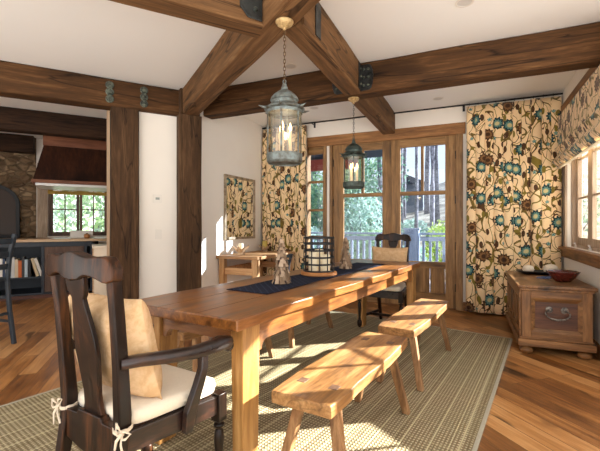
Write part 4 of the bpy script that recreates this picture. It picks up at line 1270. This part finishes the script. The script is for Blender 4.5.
mb = MB(); mb.box(-.06, .06, -.05, .05, 0, .008); mb.build('lower_coaster', M['blue'], t, bevel=.002)
mb = MB(); mb.box(-.05, .06, -.045, .045, .008, .015); mb.xform(Matrix.Translation((.03, .02, 0)) @ Matrix.Rotation(.4, 4, 'Z')); mb.build('upper_coaster', M['blue'], t, bevel=.002)

# ------------------------------------------------------------------ mirror wall: console, mirror, candles, chair
cx0, cx1, cy0, cy1 = -3.045, -2.39, -1.39, -.235
r = thing('console_table', 'pale pine side table under the mirror on left wall', 'table', B.p(cx0, cy0), B.az)
w, L = cx1 - cx0, cy1 - cy0
mb = MB(); mb.box(0, w, 0, L, .715, .755); mb.build('top', M['console'], r, bevel=.006)
for x in (.03, w - .11):
    for y in (.03, L - .11):
        mb = MB(); mb.box(x, x+.08, y, y+.08, 0, .714); mb.build('leg', M['console_z'], r, bevel=.006)
for (x0, x1, y0, y1) in ((.11, w-.11, .05, .085), (.11, w-.11, L-.085, L-.05), (.05, .085, .11, L-.11)):
    mb = MB(); mb.box(x0, x1, y0, y1, .50, .59); mb.build('stretcher', M['console'], r, bevel=.004)
t = thing('mirror', 'tall framed mirror on left wall reflecting the floral curtain', 'mirror', B.p(-3.049, -.78, 0), B.az)
my0, my1, mz0, mz1 = -.42, .40, .96, 1.89
mb = MB()
f = .035
mb.box(0, .03, my0, my0+f, mz0, mz1); mb.box(0, .03, my1-f, my1, mz0, mz1); mb.box(0, .03, my0+f, my1-f, mz0, mz0+f); mb.box(0, .03, my0+f, my1-f, mz1-f, mz1)
mb.build('frame', M['mframe'], t, bevel=.004)
mb = MB(); mb.box(.004, .014, my0+f, my1-f, mz0+f, mz1-f); mb.build('glass', M['mirror'], t)
def star_holder(label, x, y, wax, wh, wr, clabel, s=1.0):
    p = B.p(x, y, .756)
    t = thing('candle_holder', label, 'candle holder', p, 10, 'star candle holders on the side table')
    mb = MB(); n = 16; rings = []
    def zz(r0, z0, r1, z1): return [((r0 if k % 2 == 0 else r1)*math.cos(2*PI*k/n)*s, (r0 if k % 2 == 0 else r1)*math.sin(2*PI*k/n)*s, (z0 if k % 2 == 0 else z1)*s) for k in range(n)]
    rings = [zz(.052, 0, .052, 0), zz(.040, .022, .036, .022), zz(.076, .062, .056, .050), zz(.112, .108, .070, .062), zz(.100, .108, .060, .062), zz(.062, .060, .046, .050), zz(.030, .049, .030, .049)]
    vs = [p for rg in rings for p in rg]; fs = [tuple(range(n))[::-1], tuple(6*n + k for k in range(n))]
    for i in range(6):
        for k in range(n): fs.append((i*n+k, i*n+(k+1) % n, (i+1)*n+(k+1) % n, (i+1)*n+k))
    mb.add(vs, fs); mb.build('star_bowl', M['star'], t)
    c = thing('pillar_candle', clabel, 'candle', (p[0], p[1], .756 + .049*s), 0)
    mb = MB(); mb.lathe([(.001, 0), (wr, 0), (wr, wh-.004), (wr*.85, wh), (.001, wh-.006)], 20); smooth_by_angle(mb.build('wax', wax, c))
    mb = MB(); mb.tube([(0, 0, wh-.01), (0, .001, wh+.008)], .0015, 6); mb.build('wick', M['wick'], c)
star_holder('pale wooden star candle holder at near end of the side table', -2.84, -1.08, M['wax'], .10, .036, 'white pillar candle in the near star holder below the mirror', 1.15)
star_holder('pale wooden star candle holder at far end of the side table, by curtain', -2.86, -.36, M['wax_yellow'], .12, .042, 'yellow pillar candle in the far star holder beside the curtain', .9)
# low dark chair drawn up to the side table
t = thing('side_chair', 'small dark slat chair drawn up to the side table, mostly hidden', 'chair', B.p(-2.42, -.92), B.az - 90)
mb = MB(); mb.box(-.19, .19, -.17, .20, .40, .43); mb.build('seat', M['stool'], t, bevel=.006)
for s in (-1, 1):
    mb = MB(); mb.bar([(s*.165, .16, 0), (s*.165, .17, .40)], .03, .03, up=(0,1,0)); mb.build('front_leg', M['stool'], t, bevel=.003)
    mb = MB(); mb.bar([(s*.165, -.22, 0), (s*.165, -.155, .40), (s*.165, -.17, .60), (s*.165, -.22, .76)], .03, .035, up=(0,1,0)); mb.build('back_post', M['stool'], t, bevel=.003)
for z, y in ((.55, -.165), (.66, -.185), (.74, -.213)):
    mb = MB(); mb.bar([(-.165, y, z), (0, y-.015, z), (.165, y, z)], .015, .045); mb.build('back_slat', M['stool'], t, bevel=.003)

# wall plates
def plate(name, label, cat, fr, x, y, z, w, h, face, d=.012, inner=None):
    t = thing(name, label, cat, fr.p(x, y, 0), fr.az)
    mb = MB()
    if face == 'y': mb.box(-w/2, w/2, -d, 0, z-h/2, z+h/2)
    else: mb.box(0, d, -w/2, w/2, z-h/2, z+h/2)
    mb.build('cover', M['white_plastic'], t, bevel=.002)
    if inner:
        iw, ih, m = inner; mb = MB()
        if face == 'y': mb.box(-iw/2, iw/2, -d-.004, -d, z-ih/2, z+ih/2)
        else: mb.box(d, d+.004, -iw/2, iw/2, z-ih/2, z+ih/2)
        mb.build('display' if name == 'thermostat' else 'rocker', m, t, bevel=.001)
plate('thermostat', 'small white thermostat on the wall between the posts', 'thermostat', K, -.36, .0595, 1.485, .10, .10, 'y', .022, (.045, .028, M['grey_plastic']))
plate('light_switch', 'white light switch below the thermostat between the posts', 'switch', K, -.345, .0595, 1.06, .075, .115, 'y', .008, (.032, .066, M['white_plastic']))
plate('light_switch', 'white switch plate on left wall beside the curtain', 'switch', B, -3.0495, -.22, 1.08, .075, .115, 'x', .008, (.032, .066, M['white_plastic']))

# ceiling downlights
for (x, y, lab) in ((1.22, 2.87, 'round recessed ceiling light at top right'), (1.80, 5.05, 'round recessed ceiling light before the right curtain'),
                    (-.10, 4.02, 'round recessed ceiling light behind the large lantern chain'), (.20, 5.45, 'round recessed ceiling light above the small lantern')):
    t = thing('recessed_light', lab, 'ceiling light', (x, y, CH), 0, 'recessed ceiling lights')
    mb = MB(); mb.lathe([(.052, 0), (.052, -.004), (.066, -.004), (.066, 0)], 28, cap=False); mb.build('trim_ring', M['white_plastic'], t, smooth=False)
    mb = MB(); mb.lathe([(.001, -.002), (.052, -.002), (.052, -.001), (.001, -.001)], 28); mb.build('lens', M['lamp_disc'], t)

# ------------------------------------------------------------------ kitchen
r = thing('kitchen_island', 'dark blue kitchen island with open shelves and pale counter', 'kitchen island', K.p(0, 2.60), K.az)
X0, X1 = -4.4, -1.0
mb = MB()
mb.box(X0, X1, .66, .70, .06, .90)                  # back
for x in (X0, -2.58, -1.73, -1.13, X1 - .04): mb.box(x, x + .04, 0, .66, .06, .90)
mb.box(X0 + .04, X1 - .04, .0, .66, .06, .09); mb.box(X0 + .04, X1 - .04, 0, .66, .82, .90)
mb.build('carcass', M['navy'], r, bevel=.003)
mb = MB(); mb.box(-2.54, -1.73, .01, .66, .325, .345); mb.build('shelf', M['navy'], r)
mb = MB(); mb.box(X0 - .05, X1 + .24, -.04, .72, .901, .945); mb.build('countertop', M['counter'], r, bevel=.006)
mb = MB(); mb.box(X0, X1 - .3, .03, .66, 0, .06); mb.box(X0, X1 - .3, -.01, .03, .0, .058); mb.build('plinth', M['plinth'], r)
mb = MB(); mb.box(-1.685, -1.135, -.018, -.001, .10, .82); dr = mb.build('door', M['panel_brown'], r, bevel=.003)
mb = MB()
for (a, b, c, d) in ((-1.685, -1.60, .10, .82), (-1.22, -1.135, .10, .82), (-1.60, -1.22, .735, .82), (-1.60, -1.22, .10, .185)): mb.box(a, b, -.026, -.018, c, d)
mb.build('door_frame', M['panel_brown'], dr, bevel=.003)
# books in the upper cubby
book_specs = [('tan', (176, 140, 100)), ('maroon', (110, 48, 44)), ('cream', (222, 210, 188)), ('brown', (120, 84, 58)), ('pale grey', (188, 186, 182)), ('olive', (130, 122, 84)),
              ('white', (236, 230, 222)), ('dark blue', (50, 66, 96)), ('ivory', (228, 216, 192)), ('sky blue', (150, 178, 200)), ('light grey', (206, 206, 204)), ('beige', (214, 196, 166)),
              ('orange', (206, 104, 46)), ('charcoal', (60, 58, 58)), ('pale blue', (184, 200, 210)), ('black', (34, 32, 34)), ('sand', (206, 186, 150)), ('off-white', (226, 220, 208))]
rb = random.Random(3)
bx0 = -2.50
bmats = {}
for i, (cn, rgb) in enumerate(book_specs):
    th = rb.uniform(.030, .046); h = rb.uniform(.26, .32) if i < 16 else .30
    dep = rb.uniform(.19, .23)
    ang = 0
    xx = bx0
    if i >= 16: ang = 14 + 3*(i - 16)
    t = thing('book', '%s-spined book on the island shelf, %s' % (cn, 'leaning at the right end of row' if i == 17 else ('leaning against its neighbours' if i == 16 else 'standing in the row')), 'book', K.p(xx, 2.60 + .04, .3455), K.az, 'books on the island shelf')
    mat = plain('book_' + cn.replace(' ', '_').replace('-', '_'), lin(*rgb), .6, nscale=15, namt=.08)
    mb = MB(); mb.box(0, .003, 0, dep, 0, h); mb.box(th-.003, th, 0, dep, 0, h); mb.box(.003, th-.003, 0, .003, 0, h)
    mb2 = MB(); mb2.box(.003, th-.003, .003, dep-.006, .004, h-.004)
    if ang:
        a = R(ang)
        rot = Matrix.Translation((th*0 + h*math.sin(a)*1.0, 0, 0)) @ Matrix.Rotation(-a, 4, 'Y')
        # lean to the left: top towards the row
        m = Matrix.Translation((h*math.sin(a)*.98, 0, .0)) @ Matrix.Rotation(-a, 4, 'Y')
        mb.xform(m); mb2.xform(m)
        zmin = min(v[2] for v in mb.v); 
        for q in (mb, mb2): q.v = [(v[0], v[1], v[2]-zmin) for v in q.v]
    mb.build('cover', mat, t); mb2.build('page_block', M['wax'], t)
    bx0 += th + .002
# back counter along the stone wall
r = thing('base_cabinet', 'dark base cabinet with pale counter along the kitchen back wall', 'cabinet', K.p(0, 3.40), K.az)
mb = MB(); mb.box(-4.4, -.9, 0.02, .58, 0, .88); mb.build('carcass', M['navy'], r)
mb = MB(); mb.box(-4.4, -.86, 0, .58, .881, .935); mb.build('countertop', M['counter'], r, bevel=.005)
# cream cabinet behind the outer post
r = thing('cream_cabinet', 'low cream cabinet behind the outer timber post', 'cabinet', K.p(-1.02, 1.0), K.az)
mb = MB(); mb.box(0, .5, 0, .6, 0, .86); mb.build('carcass', M['white_cab'], r, bevel=.004)
mb = MB(); mb.box(-.012, .5, -.012, .6, .861, .89); mb.build('top', M['white_cab'], r, bevel=.004)
mb = MB(); mb.box(-.010, 0.0, -.010, .03, 0, .86); mb.build('edge_strip', M['counter'], r)
# range hood
r = thing('range_hood', 'tapered dark brown wooden range hood over the kitchen island', 'range hood', K.p(-1.20, 3.10), K.az)
mb = MB()
bw2, tw2 = .65, .52
mb.hexa([(-bw2, -.42, 1.91), (bw2, -.42, 1.91), (bw2, .42, 1.91), (-bw2, .42, 1.91)], [(-tw2, -.24, 2.50), (tw2, -.24, 2.50), (tw2, .24, 2.50), (-tw2, .24, 2.50)])
mb.build('canopy', M['hood'], r)
mb = MB(); mb.box(-tw2-.01, tw2+.01, -.25, .25, 2.50, 2.812); mb.build('chimney', M['hood_trim'], r)
mb = MB(); mb.box(-bw2-.02, bw2+.02, -.44, .44, 1.855, 1.911); mb.build('bottom_trim', M['hood_trim'], r, bevel=.005)
mb = MB(); mb.box(-bw2+.03, bw2-.03, -.40, .40, 1.815, 1.856); mb.build('steel_liner', M['light_strip'], r)
# arched mirror
t = thing('arched_mirror', 'black-framed arched mirror against the stone kitchen wall', 'mirror', K.p(-2.60, 3.93, .0), K.az)
z0, zs, hw = .937, 1.55, .43
def archpts(hw, z0, zs, rz):
    return [(hw, z0), ] + [(hw*math.cos(PI*k/20), zs + rz*math.sin(PI*k/20)) for k in range(21)] + [(-hw, z0)]
out = archpts(hw, z0, zs, .37); inn = archpts(hw-.06, z0+.06, zs, .31)
mb = MB(); n = len(out); vs = [(p[0], y, p[1]) for y in (-.03, .03) for q in (out, inn) for p in q]; fs = []
for k in range(n):
    j = (k+1) % n
    fs += [(k, j, n+j, n+k), (2*n+k, 3*n+k, 3*n+j, 2*n+j), (k, 2*n+k, 2*n+j, j), (n+k, n+j, 3*n+j, 3*n+k)]
mb.add(vs, fs); mb.build('frame', M['iron'], t, bevel=.004)
mb = MB(); mb.prism(archpts(hw-.055, z0+.055, zs, .315), 'y', -.004, .01); mb.build('glass', M['painted_reflection'], t)
# bits on the island
q = K.p(-1.22, 3.1, .0)
t = thing('white_box', 'white box standing on the island counter before the window', 'box', K.p(-1.17, 2.86, .9455), K.az)
mb = MB(); mb.box(-.17, .17, -.06, .06, 0, .13); mb.build('carton', M['white_plastic'], t, bevel=.004)
mb = MB(); mb.box(-.14, .14, -.0615, -.0605, .112, .114); mb.build('lid_seam', M['grey_plastic'], t)
t = thing('round_jar', 'round brown woven jar in front of the white box', 'jar', K.p(-1.09, 2.72, .9455), 0)
mb = MB(); mb.lathe([(.001, 0), (.03, 0), (.046, .02), (.05, .04), (.044, .062), (.03, .074), (.001, .076)], 20); smooth_by_angle(mb.build('jar_body', M['tray_wood'], t))
mb = MB(); mb.lathe([(.001, .074), (.018, .076), (.014, .086), (.001, .09)], 14); smooth_by_angle(mb.build('lid', M['plinth'], t))
# counter stool
t = thing('counter_stool', 'dark ladder-back counter stool at the left edge, before the island', 'stool', (-3.11, 3.70, 0), -75)
for s in (-1, 1):
    mb = MB(); mb.bar([(s*.18, -.26, 0), (s*.18, -.20, .35), (s*.18, -.175, .62), (s*.18, -.20, .85), (s*.18, -.27, 1.08)], .032, .040, up=(0,1,0)); mb.build('back_post', M['stool'], t, bevel=.006)
    mb = MB(); mb.bar([(s*.18, .21, 0), (s*.17, .18, .62)], .032, .032, up=(0,1,0)); mb.build('front_leg', M['stool'], t, bevel=.006)
    for z in (.22, .45):
        mb = MB(); mb.bar([(s*.18, -.21, z), (s*.178, .19, z)], .020, .026); mb.build('side_rung', M['stool'], t, bevel=.004)
for y, z in ((-.20, .30), (.195, .25)):
    mb = MB(); mb.bar([(-.18, y, z), (.18, y, z)], .020, .026); mb.build('cross_rung', M['stool'], t, bevel=.004)
mb = MB(); mb.box(-.20, .20, -.18, .21, .62, .65); mb.build('seat', M['stool'], t, bevel=.01)
for y, z in ((-.185, .76), (-.20, .88), (-.24, 1.01)):
    mb = MB(); mb.bar([(-.18, y, z), (0, y-.03, z), (.18, y, z)], .016, .055); mb.build('back_slat', M['stool'], t, bevel=.004)

# ------------------------------------------------------------------ outdoors
def hill_z(x, y):
    """x,y in B frame"""
    f = max(0, y - 4.5)
    return -.35 + f*(.20 + .014*max(-3, min(6, x + 2))) + .12*mnoise.noise(Vector((x*.35, y*.35, 0)))
mb = MB(); nx, ny = 60, 50
for j in range(ny+1):
    for i in range(nx+1):
        x = -22 + 46*i/nx; y = .16 + 34*j/ny
        mb.v.append((x, y, hill_z(x, y)))
for j in range(ny):
    for i in range(nx):
        k = j*(nx+1)+i; mb.f.append((k, k+1, k+nx+2, k+nx+1))
o = place(mb.build('ground_outside', M['soil'], smooth=True), B.p(0, 0), B.az); tag(o, 'brown hillside rising behind the house', 'ground', kind='structure')
mb = MB()
for i in range(22): mb.box(-4.6, 2.2, .17 + .125*i, .17 + .125*i + .118, -.05, -.015)
o = place(mb.build('deck', M['rail']), B.p(0, 0), B.az); tag(o, 'grey board deck outside the doors', 'deck', kind='structure')
# railings
def railing(x0, x1, y, label, slats):
    t = thing('deck_railing', label, 'railing', B.p((x0+x1)/2, y, -.015), B.az)
    L = x1 - x0
    mb = MB(); mb.box(-L/2, L/2, -.07, .07, .985, 1.03); mb.build('hand_rail', M['rail'], t, bevel=.006)
    mb = MB(); mb.box(-L/2, L/2, -.025, .025, .86, .95); mb.box(-L/2, L/2, -.025, .025, .08, .16); mb.build('cross_rail', M['rail'], t, bevel=.004)
    n = int(L/.13)
    for i in range(n):
        x = -L/2 + L*(i+.5)/n
        mb = MB(); mb.box(x-.025, x+.025, -.02, .02, .16, .86); mb.build('baluster', M['rail_z'], t)
    return t
railing(-4.4, -1.16, 2.62, 'grey wooden deck railing seen through the left door', True)
railing(-.84, 1.9, 2.62, 'grey wooden deck railing seen through the right door', True)
t = thing('railing_post', 'broad grey railing post on the deck behind far chair', 'post', B.p(-1.0, 2.6, -.015), B.az)
mb = MB(); mb.box(-.14, .14, -.14, .14, 0, 1.09); mb.build('post_shaft', M['rail_z'], t, bevel=.008)
mb = MB(); mb.box(-.16, .16, -.16, .16, 1.09, 1.125); mb.build('post_cap', M['rail'], t, bevel=.006)
# porch roof fragment
t = thing('porch_roof', 'dark porch eave with a red-brown beam outside the sidelight', 'roof', B.p(-2.6, 1.5, 0), B.az)
mb = MB(); mb.hexa([(-2.2, -1.3, 2.98), (1.35, -1.3, 2.98), (1.35, 1.3, 2.68), (-2.2, 1.3, 2.68)], [(-2.2, -1.3, 3.08), (1.35, -1.3, 3.08), (1.35, 1.3, 2.78), (-2.2, 1.3, 2.78)]); mb.build('eave', M['roof_dark'], t)
mb = MB(); mb.box(-2.2, .45, .95, 1.10, 2.42, 2.66); mb.build('beam', M['red_beam'], t)
for x in (-2.1,):
    mb = MB(); mb.box(x-.07, x+.07, .95, 1.09, -.015, 2.42); mb.build('post', M['red_beam'], t)
# trees and shrubs
def leaves(mb, c, rad, n, size, rnd, hollow=.35):
    for _ in range(n):
        while True:
            d = Vector((rnd.uniform(-1, 1), rnd.uniform(-1, 1), rnd.uniform(-1, 1)))
            if hollow < d.length < 1: break
        p = Vector((c[0] + d.x*rad[0], c[1] + d.y*rad[1], c[2] + d.z*rad[2]))
        a = Vector((rnd.uniform(-1, 1), rnd.uniform(-1, 1), rnd.uniform(-1, 1))).normalized()
        b = a.orthogonal().normalized()
        s = size*rnd.uniform(.6, 1.4)
        k = len(mb.v)
        mb.v += [tuple(p - a*s), tuple(p + b*s*.45), tuple(p + a*s), tuple(p - b*s*.45)]
        mb.f.append((k, k+1, k+2, k+3))
def leafbuild(mb, name, mat, parent):
    me = bpy.data.meshes.new(name); me.from_pydata(mb.v, [], mb.f); me.materials.append(mat)
    o = bpy.data.objects.new(name, me); COL.objects.link(o); o.parent = parent; return o
ro = random.Random(21)
kinds = [('leaf_dark', 'dark green'), ('leaf_mid', 'mid green'), ('leaf_pale', 'silvery pale green')]
def shrub(label, x, y, h, w, mat, n, size, seed, grp='shrubs on the hillside'):
    rnd = random.Random(seed)
    z = hill_z(x, y)
    t = thing('shrub', label, 'shrub', B.p(x, y, z), 0, grp)
    mb = MB()
    for k in range(5):
        a = 2*PI*k/5 + seed; mb.tube([(0, 0, -.05), (.2*w*math.cos(a), .2*w*math.sin(a), h*.4), (.38*w*math.cos(a), .38*w*math.sin(a), h*.8)], .022, 5, scale=[1, .7, .3])
    mb.build('stems', M['trunk'], t, smooth=True)
    mb = MB(); leaves(mb, (0, 0, h*.55), (w/2, w/2, h*.5), n, size, rnd); leafbuild(mb, 'foliage', mat, t)
    return t
def tree(label, x, y, h, tr, crown, seed, mat='leaf_dark'):
    rnd = random.Random(seed); z = hill_z(x, y)
    t = thing('forest_tree', label, 'tree', B.p(x, y, z), 0, 'trees on the hillside')
    mb = MB(); lean = rnd.uniform(-.03, .03)*h
    pts = [(lean*q*q + .05*math.sin(q*5 + seed), .04*math.sin(q*4), -.2 + (h+.2)*q) for q in [i/9 for i in range(10)]]
    mb.tube(pts, tr, 9, scale=[1.25, 1.05, 1, .95, .9, .85, .78, .65, .5, .25]); mb.build('trunk', M['trunk'], t, smooth=True)
    if crown:
        mb = MB()
        leaves(mb, (lean*.8, 0, h*.8), (crown, crown, h*.22), 900, .16, rnd, .15); leafbuild(mb, 'crown', M[mat], t)
    return t
# left: green wall of shrubs behind the railing
sp = [(-5.2, 6.0, 2.6, 2.2, 0), (-3.9, 6.6, 3.2, 2.4, 1), (-2.9, 6.0, 2.2, 1.5, 2), (-3.5, 7.3, 2.9, 1.6, 0), (-3.3, 8.4, 4.2, 2.8, 0), (-5.0, 9.0, 4.6, 3.0, 1), (-3.9, 10.2, 3.6, 1.8, 1), (-4.2, 4.6, 1.4, 1.4, 2), (-2.3, 4.7, 1.3, 1.3, 1), (-6.6, 8.0, 4.6, 3.0, 0)]
where = ['far left behind the sidelight', 'left of the left door glass', 'in the middle of left door glass', 'behind the small lantern', 'tall, behind the left door', 'tall, behind the sidelight', 'behind the meeting stiles of the doors', 'low, by the deck at left', 'low, just behind the railing of left door', 'outermost behind the left curtain']
for i, ((x, y, h, w, k), wh) in enumerate(zip(sp, where)):
    shrub('%s leafy shrub %s' % (kinds[k][1], wh), x, y, h, w, M[kinds[k][0]], 1500, .085, i+1)
shrub('bright yellow-green shrub behind railing in the right door glass', -.62, 5.0, 1.45, .8, M['leaf_bright'], 800, .06, 40)
shrub('low pale shrub behind the broad railing post', -1.45, 5.6, .7, 1.0, M['leaf_pale'], 500, .06, 41)
for i, (x, y, h, w, k, wh) in enumerate(((-.9, 8.2, .6, .9, 1, 'low on the slope at right'), (-1.9, 9.5, .7, 1.1, 2, 'midway up the slope in right door'), (3.2, 9.0, 1.4, 1.8, 0, 'far right on slope'))):
    shrub('%s bush %s' % (kinds[k][1], wh), x, y, h, w, M[kinds[k][0]], 500, .08, 50+i)
tr_pos = [(-1.05, 7.6, .075), (-1.75, 8.9, .06), (-.62, 10.0, .09), (-1.3, 12.4, .10), (-2.55, 10.9, .07), (-1.95, 15.2, .13), (-3.1, 14.8, .12), (-.2, 13.5, .12), (-3.0, 8.6, .09), (-5.0, 12.6, .16), (-6.8, 11.5, .18),
          (-4.4, 16.5, .18), (.9, 9.4, .13), (1.4, 13.0, .16), (3.0, 11.2, .16), (-.6, 17.5, .16), (-7.6, 15.5, .2), (3.4, 15.5, .2)]
for i, (x, y, tr) in enumerate(tr_pos):
    far_ = 'farther up the slope' if y > 11.2 else 'on the lower slope'
    side = 'behind the right door' if -3.2 < x < .3 else ('behind the left door and sidelight' if x <= -3.2 else 'behind the right curtain')
    tree('bare-trunked forest tree %s %s' % (far_, side), x, y, 10 + (i*1.7) % 4, tr, 1.0, 100+i, kinds[i % 3][0])
# outbuilding on the slope
t = thing('outbuilding', 'small grey shed among trees seen through the right door', 'building', B.p(-3.35, 16.6, hill_z(-3.35, 16.6)), B.az)
mb = MB(); mb.box(-1.3, 1.0, 0, 1.6, -.4, 1.7); mb.build('shed_wall', M['grey_wall'], t)
mb = MB(); mb.prism([(-1.6, 1.65), (1.3, 1.65), (-.15, 2.3)], 'y', -.25, 1.85); mb.build('shed_roof', M['roof_dark'], t)
mb = MB(); mb.box(-.3, .3, -.02, .01, .7, 1.3); mb.build('shed_window', M['glass'], t)
# shrubs behind the kitchen window
for i, (x, y, h, w, k) in enumerate(((-2.4, 7.2, 2.4, 2.2, 2), (-1.2, 7.6, 2.6, 2.2, 1), (.1, 7.4, 2.4, 2.0, 2))):
    rnd = random.Random(70+i)
    p = K.p(x, y, -.3)
    t = thing('shrub', '%s shrub outside the kitchen window, %s' % (kinds[k][1], ('left', 'middle', 'right')[i]), 'shrub', p, 0, 'shrubs behind the kitchen')
    mb = MB()
    for q in range(5):
        a = 2*PI*q/5; mb.tube([(0, 0, 0), (.4*math.cos(a), .4*math.sin(a), h*.45), (.7*math.cos(a), .7*math.sin(a), h*.85)], .025, 5, scale=[1, .7, .3])
    mb.build('stems', M['trunk'], t)
    mb = MB(); leaves(mb, (0, 0, h*.55), (w/2, w/2, h*.5), 1300, .085, rnd); leafbuild(mb, 'foliage', M[kinds[k][0]], t)
mb = MB(); mb.box(-6, 4, 4.3, 14, -.5, -.3)
o = place(mb.build('yard', M['soil']), K.p(0, 0), K.az); tag(o, 'brown ground outside the kitchen window', 'ground', kind='structure')

# ------------------------------------------------------------------ light
world = bpy.data.worlds.new('sky'); SC.world = world; world.use_nodes = True
wt = world.node_tree; wt.nodes.clear()
bg = wt.nodes.new('ShaderNodeBackground'); wo = wt.nodes.new('ShaderNodeOutputWorld')
bg.inputs[1].default_value = 1.0
wc = wt.nodes.new('ShaderNodeTexCoord'); wx = wt.nodes.new('ShaderNodeSeparateXYZ'); wr = wt.nodes.new('ShaderNodeValToRGB')
wt.links.new(wc.outputs['Generated'], wx.inputs[0])
wm = wt.nodes.new('ShaderNodeMath'); wm.operation = 'MULTIPLY_ADD'; wm.inputs[1].default_value = .5; wm.inputs[2].default_value = .5
wt.links.new(wx.outputs[2], wm.inputs[0]); wt.links.new(wm.outputs[0], wr.inputs[0])
el = wr.color_ramp.elements
el[0].position = .47; el[0].color = (2.95, 2.85, 2.7, 1)      # unseen glow below the horizon, added to brighten the ceiling
el[1].position = .50; el[1].color = (1.36, 1.34, 1.31, 1)
e3 = el.new(.8); e3.color = (1.2, 1.3, 1.45, 1)
wt.links.new(wr.outputs[0], bg.inputs[0])
wt.links.new(bg.outputs[0], wo.inputs[0])
SUN_AZ, SUN_EL = 78.0, 24.5
sd = bpy.data.lights.new('sun', 'SUN'); sd.energy = 20.0; sd.angle = R(0.6); sd.color = (1.0, 0.96, 0.87)
so = bpy.data.objects.new('sun', sd); COL.objects.link(so)
dirv = Vector((math.sin(R(SUN_AZ))*math.cos(R(SUN_EL)), math.cos(R(SUN_AZ))*math.cos(R(SUN_EL)), math.sin(R(SUN_EL))))
so.rotation_euler = dirv.to_track_quat('Z', 'Y').to_euler(); so.location = dirv*12
for (x, y, h, nm) in ((hub[0], hub[1], 1.80, 'near'), (lp[0], lp[1], 1.78, 'far')):
    pl = bpy.data.lights.new('lantern_glow', 'POINT'); pl.energy = 1.0; pl.color = (1, .72, .42); pl.shadow_soft_size = .03
    po = bpy.data.objects.new('lantern_glow', pl); COL.objects.link(po); po.location = (x, y, h)

# ------------------------------------------------------------------ camera
cam = bpy.data.cameras.new('camera'); cam.sensor_width = 36; cam.lens = 36*387/600; cam.clip_start = .05
co = bpy.data.objects.new('camera', cam); COL.objects.link(co); co.location = (0, 0, 1.164); co.rotation_euler = (R(90), 0, 0)
SC.camera = co
vs_ = SC.view_settings
vs_.view_transform = 'Standard'; vs_.look = 'None'; vs_.gamma = 1.0; vs_.use_curve_mapping = False; vs_.exposure = 0.70
SC.cycles.max_bounces = 8; SC.cycles.diffuse_bounces = 5; SC.cycles.transparent_max_bounces = 24
